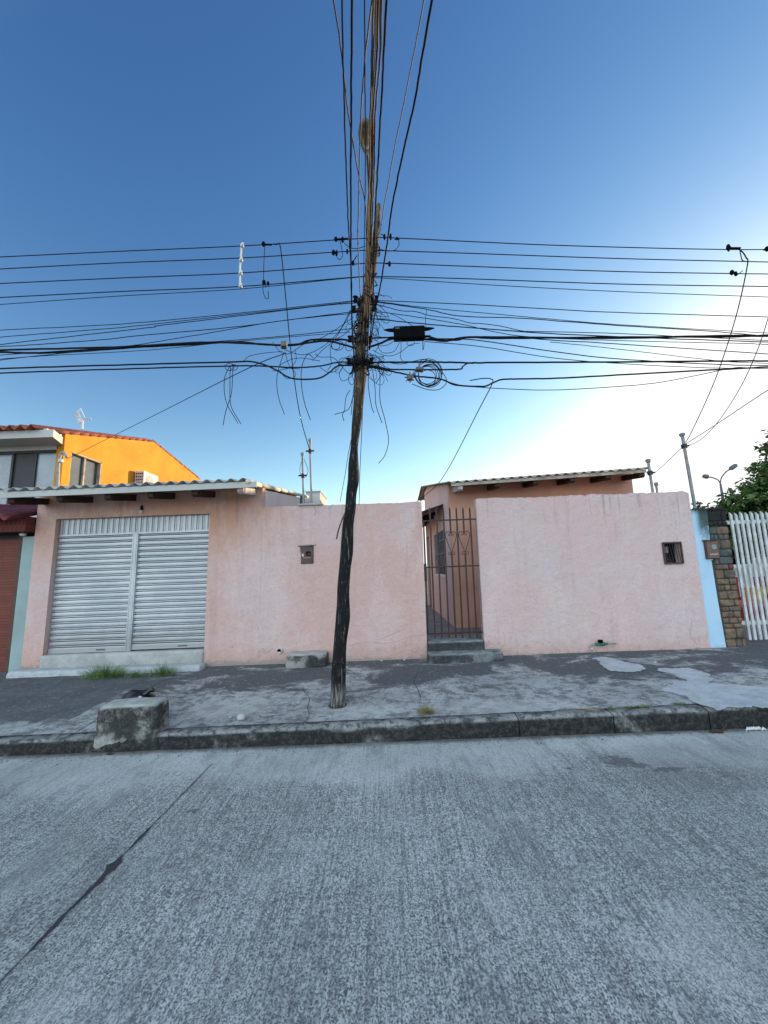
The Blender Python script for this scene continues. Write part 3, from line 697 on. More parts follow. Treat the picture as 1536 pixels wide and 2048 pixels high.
# concrete block by the wall
q0 = P(573, 1330, 5.95); q1 = P(652, 1330, 5.95)
o = rough_block(q0.x, q1.x, 5.93, WY-.01, .17, .385, .016, .03, 0, .012).build('concrete_block', M['conc'], smooth=True)
tag(o, 'stained concrete block against the pink wall left of the pole', 'concrete block')
# plinth on the kerb
o = rough_block(P(192, 1412, 3.86).x, P(312, 1412, 3.86).x, 3.878, 4.10, .02, P(250, 1412, 3.86).z, .016, .03, .02, .02, 6).build('concrete_plinth', M['conc'], smooth=True)
tag(o, 'mould-stained concrete plinth straddling the kerb in front of the roller shutter', 'plinth')

# steps to the gate
o = rough_block(.60, 1.70, 5.87, 6.13, .10, .325, .010).build('concrete_step', M['conc_green'], smooth=True)
tag(o, 'lower of two mossy concrete steps leading to the gate', 'step', 'mossy gate steps')
o = rough_block(.625, 1.495, 6.11, 6.60, .20, .455, .009).build('concrete_step', M['conc_green'], smooth=True)
tag(o, 'upper mossy concrete step, directly under the barred gate', 'step', 'mossy gate steps')
M['yard'] = _concrete('yard_concrete', (.16, .15, .145), (.21, .20, .19), (.08, .08, .08), (.5, .7), 3, 0)
struct(sheet(-1.9, 5.0, 6.36, 17, .42, 10, 4).build('yard_floor', M['yard']))

# ---------------------------------------------------------------- gate
GY = 6.27
t = thing('barred_gate', 'rusty brown barred metal gate with two scrolled hearts, between the pink walls', 'gate', (1.06, GY, .45))
def gp(px, py): return P(px, py, GY)
tl, tr_, ml, mr, bl, br = gp(845, 1042), gp(951, 1038), gp(852, 1135), gp(961, 1130), gp(858, 1268), gp(970, 1264)
xl = (tl.x+bl.x)/2; xr = (tr_.x+br.x)/2
b = MB(); ztop = tl.z; zm = ml.z; zbt = bl.z
b.bar((xl, GY, zbt-.02), (xl, GY, ztop+.012), .025, .025); b.bar((xr, GY, zbt-.02), (xr, GY, ztop+.012), .03, .03)
for z in (ztop, zm, zbt): b.bar((xl+.012, GY, z), (xr-.014, GY, z), .022, .022)
b.build('frame', M['gatebar'], t)
bx = []
for i, (a, c) in enumerate(zip((857, 870, 884, 897, 910, 923, 936), (872, 886, 900, 913, 927, 941, 956))):
    xa = gp(a, 1020).x; xc = gp(c, 1272).x; x = (xa+xc)/2; bx.append(x)
    zt_ = gp(a, 1018).z; zb_ = gp(c, 1275).z; b = MB()
    def bb(z0, z1, tip=False):
        b.bar((x, GY-.022, z0), (x, GY-.022, z1), .025, .02)
        if tip: b.hexa([(x-.009, GY-.031, z1), (x+.009, GY-.031, z1), (x+.009, GY-.013, z1), (x-.009, GY-.013, z1)], [(x-.002, GY-.024, z1+.03), (x+.002, GY-.024, z1+.03), (x+.002, GY-.02, z1+.03), (x-.002, GY-.02, z1+.03)])
    if i in (3, 5): bb(gp(a, 1066).z, zt_, True); bb(zb_, gp(a, 1107).z)
    else: bb(zb_, zt_, True)
    b.build('bar', M['gatebar'], t)
for i in (3, 5):
    x = bx[i]; zt_ = gp(900, 1066).z; zb_ = gp(900, 1107).z; h = zt_-zb_; hw = (bx[4]-bx[2])/2-.012; b = MB()
    for s_ in (-1, 1):
        pts = [(x, zb_+.01), (x+s_*hw*.45, zb_+h*.38), (x+s_*hw*.92, zb_+h*.82), (x+s_*hw*.85, zb_+h*.99), (x+s_*hw*.5, zt_+.022), (x+s_*hw*.15, zt_-.005), (x+s_*hw*.1, zt_-.03), (x+s_*hw*.28, zt_-.045), (x+s_*hw*.42, zt_-.03), (x+s_*hw*.36, zt_-.012)]
        b.tube(cr_([(p[0], GY-.022, p[1]) for p in pts], 6), .0055, 6)
        pts = [(x, zb_+.005), (x+s_*.03, zb_+.025), (x+s_*.055, zb_+.006), (x+s_*.045, zb_-.022), (x+s_*.02, zb_-.018), (x+s_*.022, zb_+.0), (x+s_*.034, zb_-.002)]
        b.tube(cr_([(p[0], GY-.022, p[1]) for p in pts], 6), .0042, 6)
    b.build('scroll_heart', M['gatebar'], t)
for z in (zm+.60, zbt+.28): MB().tube([(xr+.012, GY-.02, z-.05), (xr+.012, GY-.02, z+.05)], [.016]*2, 8).build('hinge', M['gatebar'], t)
MB().box(xl-.02, xl+.02, GY-.01, GY+.02, zm-.22, zm+.06).build('latch', M['gatebar'], t)

# ---------------------------------------------------------------- right salmon house behind the wall
RH = thing('yard_house', 'orange-pink house with a wavy grey roof standing behind the right yard wall', 'house', (3.1, 9.7, .42))
HX0, HX1, HY = 1.315, 5.01, 7.6
def side_top(y): return 3.11+.198*(y-7.0)
b = MB(); b.prism([(HX0, .3), (HX0, 3.235), (HX1, 3.365), (HX1, .3)], 'y', HY, HY+.15)
b.build('front_wall', M['salmon'], RH)
wy0, wy1 = 8.35, 10.25; wz1 = P(889, 1057, 8.35).z; wz0 = P(889, 1150, 8.35).z; dy0, dy1 = 11.35, 12.2
def sidepoly(y0, y1, z0, z1=None):
    return [(y0, z0), (y1, z0), (y1, z1 if z1 else side_top(y1)), (y0, z1 if z1 else side_top(y0))]
b = MB(); X0, X1 = HX0-.001, HX0+.15
for pl in (sidepoly(HY+.151, wy0, .3), sidepoly(wy0, wy1, .3, wz0), sidepoly(wy0, wy1, wz1), sidepoly(wy1, dy0, .3), sidepoly(dy0, dy1, 2.5, 3.95), sidepoly(dy1, 12.21, .3, 3.9)): b.prism(pl, 'x', X0, X1)
b.build('side_wall', M['salmon_dark'], RH)
MB().prism(sidepoly(HY+.151, 11.8, .3), 'x', HX1-.15, HX1).build('rear_wall', M['salmon'], RH)
fr = MB(); fr.box(X0-.012, X0+.03, wy0, wy1, wz0-.05, wz0).build('window_sill', M['white'], RH)
wd = MB().box(X0+.07, X0+.085, wy0, wy1, wz0, wz1).build('window', M['black'], RH)
b = MB()
for k in range(9): yy = wy0+.06+k*(wy1-wy0-.12)/8; b.bar((X0+.01, yy, wz0), (X0+.01, yy, wz1), .014, .014)
for k in range(3): zz = wz0+(k+.6)*(wz1-wz0)/3.3; b.bar((X0+.01, wy0, zz), (X0+.01, wy1, zz), .014, .014)
b.build('window_grille', M['galv'], wd)
MB().box(X0+.05, X0+.09, dy0, dy1, .42, 2.5).build('door', M['rustbox'], RH)
corr(1.17, 4.97, [(6.98, 3.13), (9, 3.13+.4), (11.8, 3.13+.95), (13.2, 3.13+.75)], zsl=.036, amp=.02, period=.168).build('roof', M['fibro_tan'], RH, smooth=True)
MB().hexa([(1.26, 7.0, 3.058), (4.90, 7.0, 3.188), (4.90, 7.02, 3.188), (1.26, 7.02, 3.058)], [(1.26, 7.0, 3.112), (4.90, 7.0, 3.242), (4.90, 7.02, 3.242), (1.26, 7.02, 3.112)]).build('fascia', M['fibro_tan'], RH)
for i, px in enumerate((924, 998, 1075, 1149, 1221, 1289)):
    q = P(px, 960, 7.06); x = q.x-.09; zt = 3.07+.036*(x-1.2)
    MB().prism([(7.03, zt-.07), (7.07, zt-.095), (HY, zt-.03), (HY, zt+.07), (7.03, zt-.0)], 'x', x, x+.09).build('roof_beam', M['wood_white'] if i == 0 else M['wood'], RH)
MB().hexa([(1.10, 8.4, 2.90), (1.314, 8.4, 2.98), (1.314, 12.5, 3.05), (.86, 12.5, 2.8)][::1] if False else [(.80, 8.4, 2.77), (1.312, 8.4, 2.93), (1.312, 12.5, 2.93), (.80, 12.5, 2.77)], [(.80, 8.4, 2.80), (1.312, 8.4, 2.96), (1.312, 12.5, 2.96), (.80, 12.5, 2.80)]).build('side_awning', M['wood'], RH)
for k in range(5): yy = 8.45+k*.9; MB().bar((.82, yy, 2.74), (1.31, yy, 2.90), .06, .07).build('awning_rafter', M['wood'], RH)

# ---------------------------------------------------------------- small house beyond left wall
t = thing('back_shed', 'small pale block rising beyond the left yard wall, right behind the two masts', 'shed', (-1.85, 10.5, 0))
a, c = P(612, 985, 10.1), P(640, 985, 10.1)
MB().box(a.x, c.x, 10.1, 11.2, 0, P(630, 984, 10.1).z).build('wall', M['cream'], t)
MB().box(a.x-.02, c.x+.02, 10.07, 11.25, P(630, 984, 10.1).z+.002, P(630, 984, 10.1).z+.03).build('roof', M['cream'], t)
q = P(606, 998, 9); t2 = MB().box(q.x-.09, q.x+.09, 8.9, 9.1, q.z-.45, q.z+.1).build('vent_block', M['conc'], LH) if False else None

# ---------------------------------------------------------------- neighbour on far left
NH = thing('orange_house', 'two-storey house with a sunlit orange side wall and tiled roof', 'house', (-11, 12, 0))
OX = P(131, 870, 10).x; FY = 10.0
zE = P(131, 868, FY).z; rY = OX*1.0/((305-768)/770.0)*-1
def sy(px): return abs(OX)*770/(768-px)*1.0
yR, yB = 13.9, 17.6
zR = P(305, 884, yR).z; zB = P(385, 960, yB).z
wa, wb_ = P(141, 930, FY), None
Y1 = None
for k in range(300):
    yy = FY+k*.02; 
    pp = P(202, 930, yy)
    if pp.x < OX: Y1 = yy; break
Y0_ = None
for k in range(300):
    yy = FY+k*.01
    if P(141, 930, yy).x < OX: Y0_ = yy; break
Y0_ = Y0_ or 10.2; Y1 = Y1 or 11.3
W0, W1 = P(150, 975, Y0_).z-.35, P(141, 903, Y0_).z
def rt(y): return zE+(zR-zE)*(y-FY)/(yR-FY) if y < yR else zR+(zB-zR)*(y-yR)/(yB-yR)
b = MB()
for y0, y1, z0, z1 in ((FY, Y0_, 0, None), (Y0_, Y1, 0, W0), (Y0_, Y1, W1, None), (Y1, yR, 0, None), (yR, yB, 0, None)):
    b.prism([(y0, z0), (y1, z0), (y1, z1 or rt(y1)), (y0, z1 or rt(y0))], 'x', OX-.2, OX)
b.build('side_wall', M['orange'], NH)
fz0, fz1 = P(60, 990, FY).z-.4, P(110, 899, FY).z; fx1 = P(112, 930, FY).x; fx0 = -13.2
b = MB(); b.box(fx1, OX-.201, FY+.003, FY+.2, 0, zE-.02).box(-14, fx1, FY, FY+.2, fz1, zE-.02).box(-14, fx1, FY, FY+.2, 0, fz0).box(-14, fx0, FY, FY+.2, fz0, fz1)
b.build('front_wall', M['cream'], NH)
wf = MB(); X = [fx0, P(20, 930, FY).x, P(66, 930, FY).x, fx1]
b = MB()
for x in X: b.box(x-.03 if x != fx0 else x, x+.03 if x != fx1 else x-.001, FY+.05, FY+.11, fz0, fz1)
b.box(fx0, fx1, FY+.045, FY+.115, fz1-.06, fz1).box(fx0, fx1, FY+.045, FY+.115, fz0, fz0+.06)
wf = b.build('window', M['dark'], NH)
MB().box(fx0, X[1]-.03, FY+.09, FY+.10, fz0+.06, fz1-.06).box(X[2]+.03, fx1-.03, FY+.09, FY+.10, fz0+.06, fz1-.06).build('pane', M['curtain'], wf)
MB().box(X[1]+.03, X[2]-.03, FY+.09, FY+.10, fz0+.06, fz1-.06).build('dark_pane', M['dark'], wf)
wf = MB().box(OX-.12, OX-.10, Y0_, Y1, W0, W1).build('side_window', M['glass'], NH)
b = MB(); cream_f = M['fibro_tan']
for yy in (Y0_, Y0_+(Y1-Y0_)*.45, Y0_+(Y1-Y0_)*.97): b.box(OX-.09, OX-.03, yy, yy+.05, W0, W1)
b.box(OX-.09, OX+.012, Y0_, Y1, W1-.04, W1-.0).box(OX-.09, OX+.012, Y1-.04, Y1-.0, W0, W1)
b.build('window_frame', cream_f, wf)
# concrete eave band and roof
ea, eb = P(0, 876, FY-.6), P(106, 872, FY-.6)
MB().hexa([(-14, FY-.6, zE-.30), (eb.x, FY-.6, zE-.30), (OX-.05, FY, zE-.30), (-14, FY, zE-.30)], [(-14, FY-.6, zE-.10), (eb.x, FY-.6, zE-.10), (OX-.05, FY, zE-.10), (-14, FY, zE-.10)]).build('eave_slab', M['cream'], NH)
k_ = (zR-zE)/(yR-FY)
corr(-14, OX-.16, [(FY-.75, zE-.05-.0*k_), (yR, zR+.09), (yB+.3, zB+.02)], period=.27, amp=.055, th=.03, ph=1).build('roof', M['terra'], NH, smooth=True)
b = MB()
def rail(ya, yb):
    n = int(abs(yb-ya)/.34)
    for i in range(n):
        y0 = ya+(yb-ya)*i/n; y1 = ya+(yb-ya)*(i+1.12)/n; b.tube([(OX-.03, y0, rt(y0)+.03), (OX-.03, y1, rt(y1)+.055)], [.052, .04], 8)
rail(yR, FY-.2) if False else rail(FY-.2, yR); rail(yB, yR); b.build('rake_tiles', M['terra'], NH, smooth=True)
MB().box(OX-.7, OX-.06, FY-.5, FY-.03, zE-.095, zE-.03).build('eave_end', M['white'], NH)
# AC unit
q = P(291, 955, 1); Ya = None
for k in range(600):
    yy = FY+k*.01
    if P(278, 955, yy).x < OX+.2: Ya = yy; break
zt_ = P(288, 941, Ya).z
t = thing('air_conditioner', 'white outdoor air conditioner mounted on the sunlit orange wall', 'air conditioner', (OX+.2, Ya+.4, zt_-.6))
MB().box(OX+.05, OX+.36, Ya, Ya+.85, zt_-.62, zt_).build('case', M['white'], t, bevel=.02)
b = MB()
for i in range(5):
    for j in range(4): b.box(OX+.09+j*.065, OX+.135+j*.065, Ya-.006, Ya-.001, zt_-.56+i*.105, zt_-.49+i*.105)
b.build('louvres', M['dark'], t)
MB().lathe((OX+.361, Ya+.33, zt_-.31), [(.2, 0), (.2, .01), (.001, .012)], 20, 'x').build('fan_grille', M['galv'], t)
for yy in (.1, .7): MB().box(OX+.001, OX+.05, Ya+yy, Ya+yy+.04, zt_-.66, zt_-.1).build('bracket', M['dark'], t)
# antenna
q = P(165, 853, 12.5); t = thing('roof_antenna', 'small white grid dish antenna on the orange house roof', 'antenna', q)
s_ = 12.5/770
MB().tube([q+Vector((0, 0, -.1)), q+Vector((-.02, 0, 14*s_))], .03, 8).build('mast', M['white'], t)
b = MB(); cc = q+Vector((-.08, 0, 20*s_))
for a_ in (-.9, -.3, .3, .9): b.tube([cc+Vector((-.16, 0, a_*.1+.16)), cc+Vector((.1*a_, .05, -.2)), ], .014, 6)
b.tube([cc+Vector((-.2, 0, .05)), cc+Vector((.28, .1, -.03))], .02, 6); b.tube([cc+Vector((-.05, 0, .33)), cc+Vector((-.18, 0, .1)), cc+Vector((-.05, 0, -.22)), cc+Vector((.15, 0, -.05)), cc+Vector((-.05, 0, .33))], .016, 6)
b.build('dish', M['white'], t)
# gooseneck service mast
q = P(115, 978, 9.6); tp = P(120, 912, 9.6)
t = thing('service_pipe', 'pale gooseneck service pipe curving over in front of the orange house', 'pipe', q)
a_ = P(127, 905, 9.6); e_ = P(134, 915, 9.6)
MB().tube(cr_([q-Vector((0, 0, .8)), q, P(117, 930, 9.6), tp, a_, e_], 6), .035, 8).build('mast', M['galv'], t, smooth=True)
MB().lathe(P(122, 922, 9.55), [(.03, -.05), (.06, -.03), (.06, .03), (.03, .05)], 8).build('insulator', M['white'], t)
# neighbour's street front: grey pillar, brick door, small tiled canopy
NG = thing('neighbour_front', 'grey-green gate pillar and red slatted gate under a wine tiled canopy', 'house front', (-7, 6.4, .1))
pxl = P(15, 1350, WY+.04).x
MB().box(pxl, LX0-.012, WY+.04, WY+.3, 0, P(50, 1073, WY+.04).z).build('pillar', M['greywall'], NG, bevel=.008)
def _dr():
    n = NB('slatted_red_wood', .6, 0, .3); c, f = n.brick((.19, .045, .028), (.14, .034, .022), (.07, .022, .016), 1, n.map((1, 1, 1), rot=(R_(90), 0, 0)), .9, .045, .004)
    n.col(n.mix(n.math('MULTIPLY', n.rng(n.noise(12, 5), .4, .7), .4), c, (.12, .03, .02))); n.bump(n.noise(50, 3), .2, .004); return n.m
M['doorred'] = _dr()
MB().box(-9.5, pxl-.12, WY+.16, WY+.2, .05, 2.30).build('slatted_gate', M['doorred'], NG)
MB().box(pxl-.12, pxl-.001, WY+.10, WY+.22, .05, 2.36).build('gate_frame', simple('brown_frame', (.11, .055, .04), .7), NG)
def _bk():
    n = NB('wine_brick', .8, 0, .2); c, f = n.brick((.15, .035, .03), (.11, .028, .026), (.16, .07, .055), 1, n.map((1, 1, 1), rot=(R_(90), 0, 0)), .07, .24, .004)
    n.col(c); return n.m
cz = P(40, 1063, WY-.15).z
MB().box(-9.5, pxl-.001, WY+.23, WY+.3, 2.2, cz+.15).build('gate_header', M['dark'], NG)
MB().box(-9.5, LX0-.015, WY-.16, WY+.02, cz, cz+.24).build('brick_beam', _bk(), NG)
MB().box(-9.5, LX0-.015, WY+.02, WY+.4, cz+.01, cz+.2).build('soffit', M['dark'], NG)
corr(-9.5, LX0-.01, [(WY-.45, cz+.20), (WY-.1, cz+.30), (WY+.3, cz+.42), (WY+1.5, cz+.75)], period=.24, amp=.045, th=.02, ph=.5).build('canopy_roof', M['terra_dark'], NG, smooth=True)
q = P(46, 1069, WY-.02); t = thing('light_bulb', 'white bulb under the wine tiled canopy at the far left', 'light bulb', q)
MB().lathe(q, [(.004, -.03), (.035, -.02), (.05, .0), (.03, .025)], 12).build('bulb', M['white'], t, smooth=True)
MB().lathe(q+Vector((0, 0, .025)), [(.02, 0), (.02, .04)], 8).build('socket', M['black'], t)

# ---------------------------------------------------------------- right: blue pillar, stone pillar, picket fence
BX0 = 4.992; BX1 = P(1455, 1295, WY).x; BT = P(1400, 1018, WY).z
bxm = P(1412, 1100, WY).x
t = thing('blue_wall', 'light blue painted wall strip, mouldy at the top, beside the stone pillar', 'wall', ((BX0+BX1)/2, WY+.1, .2))
def btop(x): return BT+.03*nz(x, 0, 0, 9)
qb0, qb1 = P(1407, 1082, WY), P(1437, 1117, WY)
b = MB(); b.prism([(BX0, 0), (BX1, 0), (BX1-.03, .9), (BX1-.04, qb1.z-.02), (qb1.x-.08, qb1.z-.025), (qb1.x-.08, qb0.z), (P(1415, 1030, WY).x, qb0.z+.12), (P(1416, 1020, WY).x, BT), (BX0+.1, BT+.02), (BX0, BT-.01)], 'y', WY+.01, WY+.22)
b.build('blue_face', M['blue'], t, bevel=.006)
random.seed(11)
t = thing('stone_pillar', 'pillar faced with ochre, grey and wine-red stones left of the white picket gate', 'pillar', (5.4, WY+.1, .2))
def edge(z): # right edge follows pixel line (1448,1020)->(1495,1290)
    return 5.44
SX1 = P(1493, 1285, WY+.02).x; SX1t = P(1450, 1030, WY+.02).x
SXR = (SX1+SX1t)/2
b = MB().box(BX1-.36, SXR-.012, WY+.03, WY+.24, 0, BT+.01); b.build('core', simple('mortar', (.07, .065, .055), .95, bump=.6), t)
rows = 19; zz = .2; i = 0
while zz < BT-.02:
    h = .07+.11*random.random(); 
    if zz > qb1.z-.03: xa = qb1.x+.004
    else: xa = BX1+.004
    if zz > qb0.z: xa = P(1417, 1040, WY).x
    x = xa
    while x < SXR-.03:
        wd_ = .06+.17*random.random(); x2 = min(SXR, x+wd_)
        if SXR-x2 < .05: x2 = SXR
        z2 = min(zz+h, BT+.02)
        pz = (zz+z2)/2
        mt = random.choice([0, 0, 1]) if pz < 1.25 else (random.choice([1, 1, 2, 0]) if pz < 2.05 else 4)
        if 1.32 < pz < 1.5 and x2 >= SXR-.01: mt = 3
        if 1.5 < pz < 1.75 and x2 >= SXR-.01: mt = 2
        g_ = .0035+.004*random.random(); o = rough_block(x+g_, x2-g_, WY+.0+.012*random.random(), WY+.05, zz+g_, z2-g_, .005, .02, 0, 0, 17).build('facing_stone', M['stone'][mt], t, smooth=True)
        x = x2
    zz += h
# brown meter box
t = thing('meter_box', 'rusty brown meter box with a pale round glass, set in the blue wall', 'meter box', ((qb0.x+qb1.x)/2, WY, qb1.z))
MB().box(qb0.x, qb1.x, WY-.03, WY+.05, qb1.z, qb0.z).build('box_body', M['rustbox'], t, bevel=.004)
MB().box(qb0.x+.012, qb1.x-.012, WY-.038, WY-.0305, qb1.z+.012, qb0.z-.015).build('door', simple('worn_brown', (.17, .10, .085), .6, scale=20), t)
MB().lathe(((qb0.x+qb1.x)/2+.02, WY-.045, qb0.z-.10), [(.042, 0), (.042, .006)], 18, 'y').build('round_window', simple('pale_glass', (.20, .27, .25), .2), t)
b = MB()
for i in range(8): b.box(qb0.x+.045+i*.016, qb0.x+.057+i*.016, WY-.040, WY-.0382, qb1.z+.065, qb1.z+.078)
b.build('lettering', M['white'], t)
MB().box(qb0.x-.02, qb1.x+.02, WY-.05, WY+.03, qb0.z+.002, qb0.z+.014).build('lid', M['rustbox'], t)
# picket gate: along the line from stone pillar, receding slightly
t = thing('picket_gate', 'tall white steel picket gate with flaking paint at the right edge', 'gate', (6.6, WY+.25, .2))
FYk = WY+.18
x = P(1458, 1030, FYk).x
xx = (P(1458, 1030, FYk).x+P(1498, 1280, FYk).x)/2
zt_ = P(1470, 1024, FYk).z; zb_ = .26
i = 0
while xx < 9:
    wd_ = .040; hh = zt_-.015*(i % 2)+.01*nz(i, 0, 0, 3)
    MB().hexa([(xx, FYk-.012, zb_), (xx+wd_, FYk-.012, zb_), (xx+wd_, FYk+.012, zb_), (xx, FYk+.012, zb_)], [(xx, FYk-.012, hh), (xx+wd_, FYk-.012, hh-.045), (xx+wd_, FYk+.012, hh-.045), (xx, FYk+.012, hh)]).build('picket', M['picket'], t)
    xx += .087; i += 1
b = MB()
for z in (zt_-.17, 1.42, .52): b.box(SXR+.02, 9, FYk+.013, FYk+.035, z-.03, z+.03)
b.build('rail', M['picket'], t)

# behind the picket gate
M['yard2'] = M['yard']
struct(sheet(5.0, 14, 6.36, 16, .19, 4, 4).build('driveway', M['yard2']))
t = thing('white_house', 'whitewashed house with dark openings seen through the picket gate', 'house', (12, 12.3, .2))
wallmesh(9.0, 18, 11.5, 11.7, .1, lambda x: 2.45, [(10.2, 10.9, 1.3, 2.1), (11.6, 12.2, 1.3, 2.1), (13, 14, .2, 2.1)], .5, 0).build('front_wall', M['white'], t)
MB().box(9.2, 17.9, 11.75, 11.8, .2, 2.4).build('dark_interior', M['black'], t)
corr(8.8, 18, [(11.1, 2.42), (16, 3.0)], .25, .04).build('roof', M['terra_dark'], t)
red = simple('red_plastic', (.20, .02, .03), .4); yel = simple('yellow_plastic', (.75, .45, .02), .4); pk = simple('coral_plastic', (.50, .14, .13), .5)
def chair(x, y, z, mt, lab, g):
    t = thing('plastic_chair', lab, 'chair', (x, y, z), g)
    MB().box(x-.22, x+.22, y-.22, y+.22, z+.42, z+.45).build('seat', mt, t, bevel=.01)
    b = MB(); b.box(x-.22, x+.22, y+.2, y+.23, z+.8, z+.9)
    for i in range(5): b.box(x-.21+i*.09, x-.15+i*.09, y+.2, y+.225, z+.45, z+.8)
    b.build('backrest', mt, t)
    for sx in (-1, 1):
        for sy_ in (-1, 1): MB().bar((x+sx*.24, y+sy_*.24, z), (x+sx*.19, y+sy_*.19, z+.42), .04, .04).build('leg', mt, t)
chair(8.05, 9.0, .19, red, 'dark red plastic chair behind the white pickets', None)
chair(8.75, 8.9, .19, red, 'dark red plastic chair further right, beside the yellow tub', None)
q = Vector((7.85, 8.6, .19))
t = thing('storage_crate', 'coral crate on the ground behind the picket gate, under the yellow tub', 'crate', q)
MB().box(q.x-.35, q.x+.6, q.y-.25, q.y+.25, .19, .62).build('crate_body', pk, t, bevel=.02)
b = MB()
for i in range(6): b.box(q.x-.40+i*.16, q.x-.29+i*.16, q.y-.262, q.y-.251, .28, .52)
b.build('slots', red, t)
t = MB().lathe((q.x+.2, q.y, .625), [(.16, 0), (.22, .26), (.24, .27), (.22, .27), (.2, .25), (.15, .03)], 18).build('yellow_tub', yel, smooth='auto')
tag(t, 'yellow plastic tub standing on the coral crate behind the pickets', 'tub')

# ---------------------------------------------------------------- tree
def tree(name, label, cx, cy, z0, trunk_h, blobs, nleaf, ls, mt, seed, group=None):
    rnd = random.Random(seed); t = thing(name, label, 'tree', (cx, cy, z0), group)
    b = MB(); base = Vector((cx, cy, z0))
    b.tube(cr_([base, base+Vector((.05, 0, trunk_h*.5)), base+Vector((0, .05, trunk_h))], 4), [.11-.005*i for i in range(9)], 8)
    for bl in blobs:
        c = Vector(bl[:3]); s_ = base+Vector((0, 0, trunk_h*.85)); mid = s_.lerp(c, .5)+Vector((rnd.uniform(-.1, .1), rnd.uniform(-.1, .1), .1))
        pts = cr_([s_, mid, c], 4); b.tube(pts, [.05-.004*i for i in range(len(pts))], 6)
        for _ in range(5):
            e = c+Vector((rnd.uniform(-1, 1), rnd.uniform(-1, 1), rnd.uniform(-1, 1)))*bl[3]*.8; b.tube([mid.lerp(c, .6), e], [.018, .006], 5)
    b.build('trunk', M['wood'], t, smooth=True)
    b = MB(); tot = sum(bl[3]**2 for bl in blobs)
    for bl in blobs:
        c = Vector(bl[:3]); n = int(nleaf*bl[3]**2/tot); ncl = max(6, n//45)
        cl = []
        for _ in range(ncl):
            d = Vector((rnd.gauss(0, 1), rnd.gauss(0, 1), rnd.gauss(0, 1))).normalized(); cl.append(c+d*bl[3]*(rnd.random()**.45)*Vector((1, 1, .8)).z if False else c+Vector((d.x, d.y, d.z*.85))*bl[3]*(.35+.7*rnd.random()**.6))
        for _ in range(n):
            k = rnd.choice(cl); p = k+Vector((rnd.gauss(0, 1), rnd.gauss(0, 1), rnd.gauss(0, .8)))*bl[3]*.10
            d = Vector((rnd.uniform(-1, 1), rnd.uniform(-1, 1), rnd.uniform(-.9, .3))).normalized(); u = d.orthogonal().normalized(); u.rotate(Matrix.Rotation(rnd.uniform(0, 6.28), 3, d))
            L_ = ls*rnd.uniform(.7, 1.4); W = L_*.42
            b.add([p, p+d*L_*.5+u*W*.5, p+d*L_, p+d*L_*.5-u*W*.5], [(0, 1, 2, 3)])
    b.build('crown', mt, t)
tree('leafy_tree', 'dense green tree rising behind the white picket gate', 9.9, 9.6, .2, 2.2,
     [(9.3, 9.6, 2.75, .75), (10.2, 9.5, 3.1, .95), (10.9, 9.6, 3.9, 1.0), (8.75, 9.8, 2.55, .5), (11.3, 9.2, 2.9, 1.0), (10.3, 9.9, 2.4, .9), (11.0, 9.8, 4.5, .7), (9.5, 9.9, 2.1, .7), (9.9, 9.3, 2.6, .8), (10.8, 9.4, 3.3, .9), (8.9, 9.7, 2.2, .6), (11.6, 9.6, 3.6, 1.0)], 34000, .13, M['leaf'], 5)
tree('leafy_shrub', 'small leafy shoot growing above the mouldy top of the blue wall', 5.62, 6.75, .2, 2.1, [(5.58, 6.75, 2.50, .10), (5.66, 6.78, 2.42, .1)], 260, .045, M['leaf'], 8)

# distant double street light
q = P(1446, 1000, 30)
t = thing('street_lamp', 'thin double-armed street light far off, left of the tree', 'street lamp', (q.x, 30, 0))
j = P(1441, 968, 30); MB().tube([(q.x, 30, 0), (q.x, 30, q.z), j], [.14, .10, .07], 8).build('pole', M['galvd'], t)
for pts, e0, e1 in (([j, P(1436, 960, 30), P(1424, 955, 30), P(1415, 954, 30)], P(1418, 954, 30), P(1405, 952, 30)), ([j, P(1443, 955, 30), P(1452, 944, 30), P(1461, 938, 30)], P(1459, 939, 30), P(1474, 929, 30))):
    MB().tube(cr_(pts, 5), .05, 6).build('arm', M['galvd'], t)
    MB().tube([e0, e0.lerp(e1, .3), e0.lerp(e1, .8), e1], [.08, .19, .17, .05], 8).build('lamp_head', M['galvd'], t, smooth=True)

# ---------------------------------------------------------------- service masts
def mast(pxs, pys, Y, r, label, clampy, cap=True, lean=None):
    a = P(pxs[1], pys[1], Y); c = P(pxs[0], pys[0], Y); d = (a-c).normalized()
    t = thing('service_mast', label, 'mast', a, 'electric service masts on the walls')
    MB().tube([a+d*.35, c], r, 10).build('pipe', M['galv'], t, smooth='auto')
    if cap: MB().tube([c-d*-.01, c-d*.02, c-d*.05, c-d*.065], [r*1.0, r*1.8, r*1.9, r*.7], 10).build('weather_cap', M['galv'], t, smooth='auto')
    for py in clampy:
        f = (py-pys[0])/(pys[1]-pys[0]); k = c.lerp(a, f)
        MB().tube([k-Vector((0, 0, .035)), k+Vector((0, 0, .035))], r*1.7, 8).tube([k+Vector((-.07, -.02, 0)), k+Vector((.07, -.02, 0))], .014, 6).build('wire_clamp', M['dark'], t)
    return t
mast((620, 623), (884, 1006), WY+.08, .017, 'taller pale steel service mast on the left yard wall', (903,))
mast((605, 607), (912, 1004), WY+.06, .017, 'shorter pale steel service mast with a looped wire, beside a taller one', (952,))
mast((1365, 1390), (873, 1015), WY+.3, .026, 'tallest leaning grey service mast, behind the right end of the pink wall', (893,))
mast((1297, 1306), (925, 984), WY+.25, .024, 'short service mast in front of the right roof corner', (946,))
mast((1313, 1315), (972, 986), WY+.2, .02, 'stubby service pipe with a cap just above the right pink wall', ())

